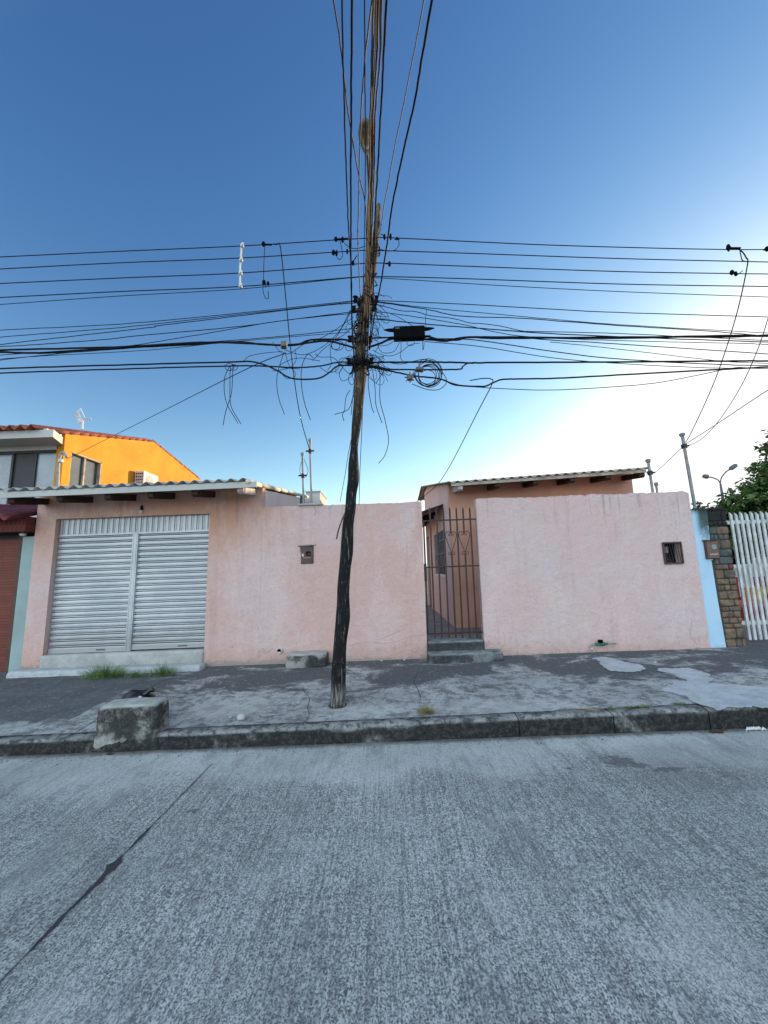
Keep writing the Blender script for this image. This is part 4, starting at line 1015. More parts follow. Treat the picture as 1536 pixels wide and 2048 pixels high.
# ---------------------------------------------------------------- utility pole
PY0 = 4.40
tab = [(1412, 661, 691), (1395, 661, 691), (1330, 664, 692), (1287, 667.5, 693.5), (1237, 671.5, 700), (1200, 674, 699), (1175, 675, 699), (1140, 678, 701), (1103, 681, 706), (1050, 685, 707), (1019, 690, 711), (990, 692, 713), (965, 695, 717.5), (945, 696, 718), (925, 697, 717), (894, 701, 716), (860, 703, 721), (831, 705, 725), (806, 707, 727), (770, 708, 731), (744, 709, 734), (715, 709.5, 732), (692, 710, 730), (660, 713, 733), (640, 716, 736), (598, 722, 745), (567, 728.5, 748.5), (525, 736.5, 754), (483, 743, 757.5), (450, 748, 760), (431, 751, 761.5), (416, 752, 762), (408, 754, 760)]
cen = []; rad = []
for i, (y, a, c) in enumerate(tab):
    Y = PY0-.04*i/len(tab); p = P((a+c)/2, y, Y); pa = P(a, y, Y); pc = P(c, y, Y); cen.append(p); rad.append((pc.x-pa.x)/2)
cen = [cen[0]-Vector((0, 0, .3))]+cen; rad = [rad[0]]+rad
# resample smoothly
pl = cr_([Vector((c.x, c.y, c.z)) for c in cen], 6); rl = [v.x for v in cr_([Vector((r, 0, 0)) for r in rad], 6)]
b = MB(); n = 30
for i, (p, r) in enumerate(zip(pl, rl)):
    for k in range(n):
        a = 2*math.pi*k/n; gr = 1+.05*noise.noise(Vector((math.cos(a)*4, math.sin(a)*4, p.z*.7)))+.03*noise.noise(Vector((math.cos(a)*7, math.sin(a)*7, p.z*5)))
        b.v.append((p.x+math.cos(a)*r*gr, p.y+math.sin(a)*r*gr, p.z))
for i in range(len(pl)-1):
    for k in range(n):
        k2 = (k+1) % n; b.f.append((i*n+k, i*n+k2, (i+1)*n+k2, (i+1)*n+k))
b.f.append(tuple((len(pl)-1)*n+k for k in range(n)))
UPo = thing('utility_pole', 'leaning charred wooden utility pole on the sidewalk, hung with many cables', 'utility pole', (cen[1].x, cen[1].y, .16))
b.build('shaft', M['bark'], UPo, smooth=True)
q0 = cen[1]; flat_poly('contact_shade_ring', [(q0.x+.098*math.cos(a*.52)*(1+.25*nz(a, 0, 0, .9)), q0.y+.098*math.sin(a*.52)*(1+.25*nz(a, 3, 0, .9))) for a in range(12)], .0062, M['tarcrack'], .01, .02, zf=wz)  # flat dark sheet standing in for contact shadow at the pole foot
def polex(py): # centre of the pole at pixel row
    for i in range(len(tab)-1):
        if tab[i][0] >= py >= tab[i+1][0]:
            t = (tab[i][0]-py)/(tab[i][0]-tab[i+1][0]); x = lambda q_: (q_[1]+q_[2])/2; w_ = lambda q_: (q_[2]-q_[1])/2
            Y = PY0-.04*i/len(tab); return P(x(tab[i])*(1-t)+x(tab[i+1])*t, py, Y), w_(tab[i])*(1-t)+w_(tab[i+1])*t
    return P(757, 410, 4.36), 4
def ring(py, h, extra=.006, mt='dark', nm='band'):
    c, w_ = polex(py); r = w_/770*5.0*1.0; d = Vector((0, 0, h/2))
    return MB().tube([c-d, c+d], r+extra, 16).build(nm, M[mt], UPo, smooth='auto')
ring(596, .03, .008, 'galv'); ring(604, .04); ring(625, .03); ring(447, .03); ring(727, .06); ring(684, .05)
# side brackets with small spool insulators
for py, sx in ((604, -1), (606, 1), (624, -1), (622, 1), (727, -1), (728, 1), (683, -1), (685, 1)):
    c, w_ = polex(py); r = w_/770*5; s_ = MB(); x0 = c.x+sx*r; s_.box(min(x0, x0+sx*.08), max(x0, x0+sx*.08), c.y-.05, c.y-.02, c.z-.02, c.z+.02)
    br_ = s_.build('bracket', M['dark'], UPo)
    MB().lathe((x0+sx*.06, c.y-.06, c.z-.03), [(.012, -.01), (.03, 0), (.018, .015), (.018, .045), (.03, .06), (.012, .07)], 10).build('insulator', M['black'], br_)
# ---------------------------------------------------------------- wires
WG = 'cables strung along the street'
def wire(name, label, pts, r=.006, mt='cable', group=WG, n=8, Yd=4.28, wob=0):
    """pts: (px,py[,Y]) on the vertical plane of the pole line unless Y is given"""
    q_ = [P(p[0], p[1], p[2] if len(p) > 2 else Yd) for p in pts]; q_ = cr_(q_, n)
    if wob: q_ = [v+Vector((0, wob*nz(v.x, i, 1, 3), wob*nz(v.x, i, 9, 3))) for i, v in enumerate(q_)]
    o = MB().tube(q_, r, 6).build(name, M[mt], smooth=True)
    return tag(o, label, 'cable', group)
def ext(pts, side):   # carry a wire well past the frame edge
    if side in 'LB':
        (x0, y0), (x1, y1) = pts[0][:2], pts[1][:2]; k = (y1-y0)/(x1-x0); pts = [(-500, y0-k*(500+x0)*.9), (-120, y0-k*(120+x0))]+list(pts)
    if side in 'RB':
        (x0, y0), (x1, y1) = pts[-2][:2], pts[-1][:2]; k = (y1-y0)/(x1-x0); pts = list(pts)+[(1660, y1+k*(1660-x1)), (2050, y1+k*(2050-x1)*.9)]
    return pts
ordn = ['topmost', 'second', 'third', 'fourth', 'fifth']
PW = [[(0, 514), (230, 503), (480, 492), (670, 480), (748, 476), (790, 476), (1070, 489), (1300, 496), (1455, 499), (1536, 499)],
      [(0, 538), (230, 526), (480, 516), (690, 503), (750, 501), (920, 506), (1236, 517), (1536, 524)],
      [(0, 567), (240, 556), (480, 546), (700, 529), (760, 526), (920, 532), (1236, 543), (1460, 547), (1536, 548)],
      [(0, 595), (240, 583), (480, 573), (700, 555), (752, 553), (920, 557), (1236, 568), (1536, 573)],
      [(0, 609), (240, 592), (480, 578), (700, 556), (760, 556), (1000, 571), (1236, 583), (1536, 594)]]
for i, w_ in enumerate(PW): wire('power_line', '%s dark power line spanning the whole street, counted down from the pole top' % ordn[i], ext(w_, 'B'), .0062 if i < 4 else .0045, Yd=4.30+.0*i, group='bare power lines on the pole')
LW = [('uppermost thin cable running left from the upper bracket of the pole', [(0, 660), (240, 648), (460, 628), (712, 601)], .0045),
      ('thin cable just under the uppermost one left of the pole', [(0, 674), (240, 655), (460, 631), (712, 603)], .0045),
      ('thin slack cable third down from the upper bracket, left of the pole', [(0, 689), (150, 672), (300, 655), (320, 651), (460, 634), (640, 612), (714, 606)], .005),
      ('wavy thin cable leaving the second bracket to the left', [(0, 693), (60, 690), (210, 679), (260, 673), (460, 655), (560, 642), (700, 624), (716, 620)], .005),
      ('steep thin cable from the second bracket that sinks into the thick bundle on the left', [(0, 720), (120, 707), (250, 693), (400, 669), (560, 642), (700, 627), (716, 624)], .0045),
      ('straight thin cable above the thick left bundle', [(0, 710), (200, 697), (460, 681), (600, 669), (712, 656)], .0045),
      ('faint thin cable skirting the underside of the thick left bundle', [(0, 718), (100, 711), (300, 700), (460, 684), (700, 664)], .0038),
      ('upper strand of the thick black bundle left of the pole', [(0, 700), (230, 694), (400, 685), (500, 687), (560, 690), (600, 688), (650, 682), (690, 690), (712, 697)], .0115),
      ('lower strand of the thick black bundle left of the pole', [(0, 704), (70, 706), (150, 703), (260, 695), (380, 689), (470, 684), (530, 689), (590, 690), (622, 680), (680, 679), (712, 683)], .012),
      ('upper of two low black cables left of the pole, dipping in a deep bend', [(0, 737), (230, 730), (460, 724), (500, 723), (530, 730), (556, 742), (585, 757), (635, 757), (660, 744), (676, 732), (712, 731)], .0095),
      ('lower of the two low black cables left of the pole', [(0, 746), (240, 738), (460, 732), (520, 732), (590, 735), (640, 732), (680, 724), (712, 727)], .0085)]
for i, (lb, p, r) in enumerate(LW): wire('overhead_cable', lb, ext(p, 'L'), r, Yd=4.25+.006*i, wob=.004)
RW = [('uppermost thin cable running right from the upper bracket of the pole', [(744, 601), (900, 607), (1100, 618), (1236, 625), (1536, 634)], .0052),
      ('thin cable second down from the upper bracket, right of the pole', [(744, 602), (860, 616), (1000, 629), (1100, 638), (1236, 649), (1536, 666)], .0042),
      ('doubled thin cable third down from the upper bracket, right of the pole', [(744, 603), (850, 618), (920, 632), (1050, 637), (1236, 651), (1400, 661), (1536, 672)], .0055),
      ('kinked thin cable wandering under the third one, right of the pole', [(744, 606), (800, 621), (830, 623), (860, 631), (910, 638), (940, 646), (960, 647), (1000, 652), (1045, 662), (1070, 663), (1236, 667), (1536, 681)], .0045),
      ('thin cable passing just above the black splice box', [(742, 622), (800, 629), (920, 648), (1040, 672), (1236, 681), (1490, 687), (1536, 689)], .0045),
      ('straight cable from the pole over the splice box to the right', [(740, 637), (850, 648), (950, 656), (1100, 667), (1300, 676), (1536, 684)], .0065),
      ('cable dropping gently right from below the splice box', [(855, 677), (950, 680), (1100, 702), (1236, 718), (1440, 729), (1536, 731)], .0058),
      ('thinner cable dropping right below the splice box, lowest of that pair', [(850, 683), (960, 693), (1100, 715), (1236, 727), (1400, 735), (1536, 737)], .0045),
      ('thin cable slanting right out of the thick bundle toward the frame edge', [(1040, 674), (1100, 680), (1236, 688), (1536, 708)], .0055),
      ('faint cable slanting out of the thick bundle down to the middle cable', [(1100, 684), (1236, 698), (1430, 721), (1536, 727)], .004),
      ('main strand of the thick black bundle right of the pole', [(736, 695), (760, 687), (790, 677), (860, 679), (890, 682), (930, 675), (1000, 674.5), (1236, 676), (1450, 671.5), (1536, 672)], .013),
      ('second strand of the thick black bundle, through the splice box', [(738, 676), (790, 675), (850, 673), (880, 679), (915, 680), (940, 674), (1000, 677), (1236, 674), (1450, 674), (1536, 670)], .010),
      ('black middle cable running level to the right of the pole', [(738, 725), (850, 724), (920, 725), (940, 726), (1000, 725), (1236, 724), (1450, 722), (1536, 722)], .0105),
      ('black slack branch under the middle cable, through the small terminal block', [(738, 731), (775, 738), (800, 739), (912, 739), (925, 733), (935, 727), (950, 725)], .009),
      ('lowest thick black cable, sagging right of the wire coil', [(736, 733), (780, 742), (830, 752), (870, 756), (890, 761), (912, 770), (965, 773), (985, 766), (1000, 760), (1020, 758), (1100, 757), (1236, 750), (1400, 741), (1536, 734)], .0095),
      ('lowest thin cable hanging in a long belly under all the others on the right', [(890, 761), (920, 770), (980, 776), (1100, 780), (1236, 773), (1330, 763), (1460, 737), (1490, 735)], .0045)]
for i, (lb, p, r) in enumerate(RW):
    pp = ext(p, 'R') if p[-1][0] == 1536 else p
    wire('overhead_cable', lb, pp, r, Yd=4.25+.006*i, wob=.004)
# service drops
DG = 'service drops to the houses'
wire('service_drop', 'long thin cable sloping down left to the orange house', [(572, 706, 4.28), (487, 741, 4.9), (300, 835, 7.4), (134, 918, 9.6)], .006, group=DG)
wire('service_drop', 'cable hanging from the top power line to the taller left mast', [(533, 489, 4.28), (553, 489, 4.28), (561, 496, 4.3), (571, 590, 4.5), (585, 730, 5.2), (600, 830, 5.8), (620, 903, 6.26)], .007, group=DG)
wire('service_drop', 'thin cable slanting from the low right cable down to the yard house', [(940, 761, 4.28), (965, 757, 4.28), (982, 758, 4.28), (984, 768, 4.32), (960, 815, 4.9), (885, 956, 6.7), (838, 1000, 7.7), (800, 1030, 8.5)], .006, group=DG)
wire('service_drop', 'cable from the top power line down to the tall leaning mast', [(1462, 497, 4.28), (1480, 500, 4.28), (1492, 515, 4.3), (1494, 535, 4.32), (1470, 640, 4.9), (1430, 760, 5.6), (1385, 860, 6.3), (1371, 885, 6.5)], .007, group=DG)
wire('service_drop', 'upper thin cable from beyond the frame into the tall leaning mast', [(1600, 745, 4.4), (1536, 780, 4.9), (1420, 857, 6.1), (1371, 888, 6.5)], .006, group=DG)
wire('service_drop', 'slack thin cable from the right bundle, bowing into the tall leaning mast', [(1540, 625, 4.28), (1515, 700, 4.4), (1480, 776, 4.9), (1435, 845, 5.6), (1400, 880, 6.2), (1371, 893, 6.5)], .005, group=DG)
wire('service_drop', 'short thin cable from the tall leaning mast to the short one', [(1366, 893, 6.5), (1340, 918, 6.48), (1316, 940, 6.45), (1303, 948, 6.45)], .005, group=DG)
wire('hanging_wire', 'bent wire loop linking the clamps left of the splice rod', [(530, 492), (528, 520), (527, 555), (526, 580), (531, 596), (537, 596), (536, 582)], .0045, group='loose wires near the pole')
wire('hanging_wire', 'wire loop from the top right clamp to the clamp below it', [(1480, 502), (1482, 512), (1485, 521), (1494, 523)], .006, group='loose wires near the pole')
wire('hanging_wire', 'thin looped wire beside the shorter left mast', [(606, 915, 6.2), (600, 935, 6.2), (602, 950, 6.2), (611, 954, 6.2), (616, 940, 6.2), (608, 918, 6.2)], .004, group='loose wires near the pole')
# dangling tails
DT = [('leftmost dangling tail, crossing its neighbours', [(466, 728), (463, 785), (452, 821), (446, 851)]), ('dangling tail bowing left below the low left cables', [(460, 731), (449, 758), (452, 802), (476, 847)]),
      ('rightmost tail of the trio dangling from the low left cables', [(461, 731), (460, 765), (462, 811), (482, 848)]), ('tail dangling below the small junction box', [(568, 704), (554, 753), (557, 794), (569, 829)]),
      ('tail dangling midway between junction box and pole', [(627, 716), (615, 709), (604, 733), (603, 770), (610, 809), (621, 840)]), ('short stiff tail crossing left behind the pole', [(712, 780), (705, 797), (696, 819), (669, 829)]),
      ('crinkled thin tail left of the pole', [(700, 780), (692, 795), (689, 820), (685, 830), (688, 842)]), ('tail hugging the left side of the pole', [(712, 740), (706, 790), (702, 830)]),
      ('longest tail dangling right of the pole, hooked at its tip', [(757, 722), (760, 754), (760, 800), (770, 840), (777, 880), (770, 910), (757, 927)]), ('tail dangling right of the pole between pole and longest tail', [(745, 740), (750, 775), (752, 810), (764, 846)]),
      ('short tail ending beside the pole on its right', [(737, 740), (737, 775), (743, 812), (748, 826)]), ('tail flicked right under the low right cables', [(752, 733), (762, 748), (768, 742), (752, 766)])]
for lb, p in DT: wire('hanging_wire', lb, p, .0042, group='loose wires near the pole', Yd=4.24)
wire('hanging_wire', 'thin down wire strung close along the right side of the pole', [(733, 640, 4.3), (727, 760, 4.32), (724, 850, 4.36), (720, 940, 4.4), (718, 1010, 4.42)], .004, group='loose wires near the pole')
wire('hanging_wire', 'thin tail leaning out left of the pole above the wall', [(702, 880, 4.3), (697, 905, 4.3), (690, 950, 4.3), (680, 1004, 4.3)], .0035, group='loose wires near the pole')
wire('hanging_wire', 'peeled cable stub with a blunt end on the lower pole', [(690, 1026, 4.3), (684, 1040, 4.28), (677, 1060, 4.26), (673, 1078, 4.25)], .009, 'cable_tan', group='loose wires near the pole')
# overhead wires crossing the street towards and over the camera
def over(lb, pts, r=.006, mt='cable', sl=.28, Y0=4.24):
    z0 = P(pts[-1][0], pts[-1][1], Y0).z; out = []
    for px, py in pts:
        d = ray(px, py); t = (z0+Y0*sl-CZ)/(d.z-G*d.x+sl*d.y); out.append(Vector((d.x*t, d.y*t, CZ+d.z*t-G*d.x*t)))
    e = (out[0]-out[1]).normalized()
    far = [out[0]+e*k for k in (9, 4, 1.5)]
    q_ = cr_(far+out, 10); q_ = [v+Vector((.004*nz(v.y, 1, i, .7), 0, .004*nz(v.y, 5, i, .7))) for i, v in enumerate(q_)]
    tag(MB().tube(q_, r, 6).build('street_crossing_cable', M[mt], smooth=True), lb, 'cable', 'cables crossing the street overhead')
over('leftmost cable at the top edge, slanting across to the lamp side', [(667, 0), (680, 80), (692, 190), (702, 260), (717, 345), (731, 410), (733, 480), (730, 600)], .0058, 'cable_tan', .12)
over('cable second from the left at the top edge', [(684, 0), (686, 110), (689, 220), (694, 380), (697, 450), (703, 560), (704, 660), (708, 715)], .0055)
over('thick cable third from the left at the top edge', [(704, 0), (703, 150), (702, 300), (702, 420), (702, 520), (704, 640), (709, 722)], .0075)
over('straight thin cable passing left of the lamp centre', [(729, 0), (730, 150), (731, 300), (730, 410), (727, 560), (724, 620)], .0045, 'cable', .15)
over('bowed pale cable sweeping left around the lamp', [(744, 0), (733, 90), (725, 180), (721, 260), (719, 330), (717, 420), (716, 480), (719, 560), (722, 610)], .0055, 'cable_tan', .15)
names = ['first', 'second', 'third', 'fourth', 'fifth', 'sixth', 'seventh', 'eighth']
random.seed(21)
for i in range(7):
    f = i/6; a0 = 747+16*f; a2 = 746+14*f if i not in (3,) else 744; a3 = 739+9*f; a4 = 732+10*f; a5 = 724+12*f
    pts = [(a0, 0), (a0-2+random.uniform(-2, 2), 110), (743+12*f-2+random.uniform(-1.5, 1.5), 210), (a3+random.uniform(-1, 1), 330), (736+9*f+random.uniform(-1, 1), 430), (a4, 520), (729+10*f, 600), (a5, 690), (a5-1, 722)]
    over('%s cable from the left in the dense bundle passing right of the lamp' % names[i], pts, .0040+.0024*(i % 3 == 0), 'cable' if i % 2 == 1 else 'cable_tan', .22+.012*i)
over('black cable along the right edge of the dense bundle', [(773, 0), (768, 100), (762, 220), (757, 310), (752, 400), (749, 480), (746, 600), (738, 700)], .0072, 'cable', .2)
over('thin wavy cable second from the right at the top edge', [(848, 0), (835, 70), (827, 110), (815, 170), (802, 235), (790, 290), (778, 360), (768, 410), (763, 450), (757, 470)], .005, 'cable_tan', .08)
over('rightmost cable at the top edge, reaching far right', [(864, 0), (845, 110), (826, 220), (805, 310), (785, 410), (775, 480), (763, 560), (750, 625), (739, 700)], .0075, 'cable', .2)

# street lamp on the pole
q = P(741, 440, 4.25); e_ = P(735, 300, 3.35)
t = thing('street_lamp', 'oval street lamp head on an arm high on the wooden pole', 'street lamp', polex(455)[0])
MB().tube(cr_([polex(470)[0]+Vector((-.06, -.04, 0)), P(743, 430, 4.15), P(738, 360, 3.75), e_], 8), .016, 8).build('arm', M['cable_tan'], t, smooth=True)
n = 14; b = MB(); a_ = P(735, 306, 3.38); c_ = P(730, 240, 2.98)
prof = [(0, .25), (.08, .55), (.25, .8), (.45, 1.0), (.65, 1.02), (.82, .85), (.94, .5), (1, .08)]
R0 = .074
b.tube([a_.lerp(c_, t_) for t_, _ in prof], [R0*v for _, v in prof], 16)
lamp_m = simple('lamp_housing', (.10, .085, .055), .5, .2, var=.3)
b.build('lamp_head', lamp_m, t, smooth=True)
b = MB(); dn = (c_-a_).normalized(); nn = Vector((0, -.35, -1)); nn = (nn-dn*nn.dot(dn)).normalized()
pr = [(.30, .45), (.45, .78), (.62, .82), (.80, .62), (.92, .3)]
b.tube([a_.lerp(c_, t_)+nn*.028 for t_, _ in pr], [R0*v*.9 for _, v in pr], 14); b.build('lens', simple('lamp_lens', (.12, .085, .045), .25, spec=.7), t, smooth=True)

# hardware on the lines
def blob(name, lb, px, py, parts, mt='black', Y=4.27, group='wire clamps', cat='connector'):
    b = MB(); c = P(px, py, Y); u = 4.9/770
    for kind, *a in parts:
        if kind == 'b': x0, y0, w_, h_ = a; b.box(c.x+(x0-w_/2)*u, c.x+(x0+w_/2)*u, Y-.03, Y+.03, c.z-(y0+h_/2)*u, c.z-(y0-h_/2)*u)
        if kind == 'r': x0, y0, r1, r2, h_ = a; k = c+Vector((x0*u, 0, -y0*u)); b.tube([k+Vector((0, 0, h_*u/2)), k, k-Vector((0, 0, h_*u/2))], [r1*u*.6, r1*u, r2*u], 8)
        if kind == 't': x0, y0, x1, y1, r1 = a; b.tube([c+Vector((x0*u, 0, -y0*u)), c+Vector((x1*u, .0, -y1*u))], r1*u, 6)
    return tag(b.build(name, M[mt]), lb, cat, group)
blob('line_clamp', 'clamp pair on the top power line just left of the pole', 680, 479, [('r', -8, -1, 4, 2.5, 8), ('r', 5, 1, 3.5, 2, 10), ('t', -10, 0, 16, -1, 2.2), ('t', 5, -6, 6, 7, 1)])
blob('line_clamp', 'clamp pair on the second power line left of the pole', 670, 505, [('r', -3, 0, 4, 2.5, 9), ('r', 3, 2, 3, 1.5, 12), ('r', 24, -1, 2.5, 1.2, 10)])
blob('line_clamp', 'single clamp on the third power line left of the pole', 706, 526, [('r', 0, 0, 3, 2, 9), ('t', 1, -4, 8, -16, .9)])
blob('line_clamp', 'two pointed clamps on the top power line right of the pole', 775, 474, [('r', -6, 0, 2.8, 1.3, 12), ('r', 6, 0, 2.8, 1.3, 13), ('t', -7, -3, -14, -8, .8)])
blob('line_clamp', 'small clamp with a looped tail on the top line right of the pole', 794, 477, [('r', 0, 0, 3, 1.5, 5), ('t', -5, 2, 5, 2, 1)])
blob('line_clamp', 'single clamp on the third power line right of the pole', 779, 528, [('r', 0, 0, 3.2, 2, 9), ('t', 0, -6, 1, 5, 1), ('t', -3, 0, -14, -3, .9)])
blob('line_clamp', 'clamp on the top power line where the left service drop begins', 531, 489, [('r', -4, -1, 4, 2, 9), ('t', -2, 0, 12, 1, 2)])
blob('line_clamp', 'clamp pair on the fourth power line above the wire hook', 531, 566, [('r', -3, -1, 4, 2, 9), ('r', 5, 1, 3, 2, 7), ('t', 0, 3, 0, 9, .9)])
blob('line_clamp', 'clamp on the top power line near the right edge', 1458, 497, [('r', -1, -1, 4, 1.2, 14), ('t', 0, -1, 22, 0, 2)])
blob('line_clamp', 'double clamp on the third power line near the right edge', 1467, 546, [('r', -3, -1, 4, 2, 9), ('r', 4, 2, 3, 1.5, 9), ('t', 5, 6, 18, -4, .8)])
blob('line_clamp', 'clamp cut by the right frame edge on the top power line', 1534, 498, [('r', 0, 0, 4, 2, 9), ('t', -6, 1, 8, 0, 2)])
wire('hanging_wire', 'jumper loop right of the pole from the top line back to the shaft', [(797, 480), (798, 490), (790, 500), (776, 502), (757, 498)], .0045, group='loose wires near the pole')
wire('hanging_wire', 'jumper loop left of the pole between the two upper clamps', [(680, 482), (683, 495), (685, 512), (679, 519), (674, 515)], .0045, group='loose wires near the pole')
wire('hanging_wire', 'slack jumper from the upper left clamp to the shaft', [(688, 486), (700, 495), (715, 497), (730, 492)], .0045, group='loose wires near the pole')
t = thing('line_spacer', 'white insulating spacer rod clipped across the upper wires on the left', 'spacer', P(480, 578, 4.26))
MB().tube([P(483, 488, 4.26), P(482, 510, 4.26), P(480, 535, 4.26), P(480, 576, 4.26)], .012, 8).build('rod', M['white'], t)
for px, py in ((484, 492), (482, 521), (481, 547), (481, 573)):
    c = P(px, py, 4.24); MB().box(c.x-.016, c.x+.022, 4.22, 4.25, c.z-.018, c.z+.012).box(c.x+.0, c.x+.03, 4.21, 4.219, c.z-.01, c.z+.024).build('clip', M['white'], t, bevel=.004)
# splice enclosure
a, c = P(787, 656, 4.24), P(850, 678, 4.24)
t = thing('splice_box', 'long black cable splice box hung on the right-hand bundle', 'splice box', ((a.x+c.x)/2, 4.24, c.z))
MB().box(a.x, c.x, 4.20, 4.29, c.z, a.z).build('housing', M['black'], t, bevel=.012)
b = MB()
for i in range(9): xx = a.x+.03+i*(c.x-a.x-.06)/8; b.box(xx, xx+.008, 4.192, 4.1995, c.z+.01, a.z-.01)
b.build('ribs', M['black'], t)
for s_, x0 in ((-1, a.x), (1, c.x)):
    for dz, L_, r_ in ((a.z-.03, .12, .024), (c.z+.03, .07, .016)):
        MB().tube([(x0, 4.24, dz), (x0+s_*L_*.5, 4.24, dz+.004), (x0+s_*L_, 4.24, dz+.01)], [r_, r_*.8, .005], 8).build('cable_gland', M['black'], t)
MB().box(a.x+.02, a.x+.07, 4.189, 4.1915, a.z-.05, a.z-.02).build('sticker', M['dark'], t)
def small_box(name, lb, px, py, w_, h_, mt):
    c = P(px, py, 4.22); u = 4.8/770; t = thing(name, lb, 'junction box', c)
    MB().box(c.x-w_*u/2, c.x+w_*u/2, 4.17, 4.24, c.z-h_*u/2, c.z+h_*u/2).build('housing', M[mt], t, bevel=.01)
    b = MB()
    for i in range(4): b.tube([(c.x-w_*u*.35+i*w_*u*.23, 4.2, c.z-h_*u/2), (c.x-w_*u*.35+i*w_*u*.23, 4.2, c.z-h_*u/2-.02)], .008, 8)
    b.build('ports', M['dark'], t)
    MB().tube([(c.x, 4.2, c.z+h_*u/2), (c.x, 4.2, c.z+h_*u/2+.03)], .008, 6).build('hook', M['galv'], t)
small_box('junction_box', 'small silver junction box on the thick bundle left of the pole', 569, 691, 11, 11, 'galvd')
small_box('junction_box', 'small pale terminal block beside the wire coil right of the pole', 839, 740, 15, 6, 'galvd')
q = P(820, 755, 4.22); t = thing('cable_splitter', 'small round many-legged splitter under the terminal block', 'splitter', q)
MB().lathe(q, [(.01, -.035), (.035, -.03), (.038, .02), (.012, .03)], 10).build('housing', M['galvd'], t)
b = MB()
for k in range(8): a_ = k*math.pi/4; b.tube([q+Vector((.03*math.cos(a_), 0, .03*math.sin(a_))), q+Vector((.062*math.cos(a_), -.01, .062*math.sin(a_)))], .008, 6)
b.build('ports', M['galvd'], t)
# cable coil
b = MB(); random.seed(4)
for k in range(8):
    rx = (26-1.5*k)*4.85/770; rz = (27-1.6*k)*4.85/770; cc = P(855+random.uniform(-1, 5), 751+random.uniform(-3, 3), 4.2); pts = []
    for i in range(29):
        a_ = math.pi*(.75)-2*math.pi*i/28*(.92); pts.append(cc+Vector((rx*math.cos(a_), .01*k-.04, rz*math.sin(a_))))
    b.tube(pts, .0042, 5)
b.tube(cr_([P(760, 722, 4.2), P(800, 728, 4.2), P(830, 722, 4.2), P(850, 719, 4.2), P(872, 730, 4.2), P(893, 760, 4.2), P(880, 778, 4.2), P(855, 779, 4.2), P(824, 768, 4.2)], 8), .0045, 5)
tag(b.build('cable_coil', M['cable'], smooth=True), 'loose coil of thin black cable looped under the right-hand lines', 'cable coil')
for lst_, lb_ in ((((675, 691, 12), (671, 692, 9)), 'small doubled wire loop hanging under the thick bundle just left of the pole'), (((459, 734, 9), (468, 735, 7)), 'small wire loops curled on the low left cables above the dangling tails')):
    b = MB()
    for cx_, cy_, r_ in lst_: b.tube([P(cx_+r_*math.cos(a*.35), cy_+r_*.8*math.sin(a*.35), 4.2) for a in range(19)], .0038, 5)
    tag(b.build('cable_coil', M['cable'], smooth=True), lb_, 'cable coil')
# slack curls between bundle and lower cables
CU = [[(622, 679), (590, 700), (575, 708), (560, 703), (545, 684)], [(700, 620), (680, 660), (650, 690), (615, 708), (590, 707), (560, 695)], [(708, 634), (650, 672), (600, 690), (550, 690)], [(708, 650), (690, 668), (665, 682)],
      [(630, 707), (640, 714), (665, 715), (678, 728), (672, 742), (655, 744), (640, 735)], [(570, 705), (578, 730), (590, 745), (588, 755), (572, 756), (560, 742)], [(487, 722), (500, 712), (530, 706), (565, 703)],
      [(708, 612), (690, 645), (668, 680), (645, 700), (625, 722)], [(660, 690), (661, 712), (662, 730), (655, 740)], [(590, 700), (592, 720), (580, 735), (560, 740), (545, 742)], [(708, 728), (690, 716), (678, 722), (690, 740), (700, 748), (708, 744)],
      [(700, 745), (697, 760), (703, 770), (708, 764), (704, 750)], [(712, 660), (702, 672), (690, 690), (697, 702), (708, 695)], [(640, 722), (600, 716), (575, 722), (560, 734), (600, 738)]]
CL = [[(745, 607), (755, 618), (764, 625), (760, 632), (750, 630)], [(752, 624), (764, 628), (772, 634)], [(742, 640), (752, 650), (756, 662), (750, 670), (742, 664)], [(745, 612), (757, 640), (758, 655), (746, 668)], [(740, 672), (752, 680), (757, 690), (750, 705)],
      [(755, 690), (762, 703), (775, 706), (790, 701), (800, 682)], [(745, 700), (760, 708), (780, 712), (800, 705), (820, 690), (840, 686)], [(757, 692), (775, 690), (790, 681), (800, 681)], [(802, 680), (802, 700), (801, 715), (806, 722)], [(853, 620), (851, 640), (852, 655)],
      [(813, 680), (816, 690), (826, 690), (830, 680)], [(845, 683), (846, 700), (848, 690), (848, 682)], [(740, 742), (750, 732), (764, 736), (775, 746)], [(737, 705), (752, 712), (768, 714)], [(778, 626), (800, 636), (830, 655)], [(745, 655), (755, 660), (757, 668), (748, 672), (743, 664)]]
NM = ['a', 'b']
def curls(lst, lab):
    b = MB()
    for k, p in enumerate(lst): b.tube(cr_([P(x, y, 4.2+.02*nz(k, x, 0, .3)) for x, y in p], 8), .0036, 5)
    tag(b.build('slack_wires', M['cable'], smooth=True), lab, 'cable tangle', kind='stuff')
curls(CU, 'slack thin wires looping between the cables left of the pole'); curls(CL, 'slack thin wires curling around the splice box right of the pole')
b = MB(); random.seed(9)
for py, num, spr in ((727, 26, 17), (735, 10, 15), (684, 12, 12), (655, 8, 11), (630, 10, 13), (605, 16, 14), (560, 4, 9), (500, 5, 8)):
    for _ in range(num):
        c, w_ = polex(py); rw = (w_+2)*5/770; a0 = random.uniform(0, 6.28); pts = []; z0 = random.uniform(-.06, .06)
        for k in range(7):
            a_ = a0+k*random.uniform(.3, .6); rr = rw*random.uniform(1.0, 1.15)+(random.random()**3)*spr*.3*5/770
            pts.append(c+Vector((rr*math.cos(a_), rr*math.sin(a_), z0+random.uniform(-.03, .03)+.012*(k-3))))
        b.tube(cr_(pts, 5), random.choice((.004, .005, .007)), 5)
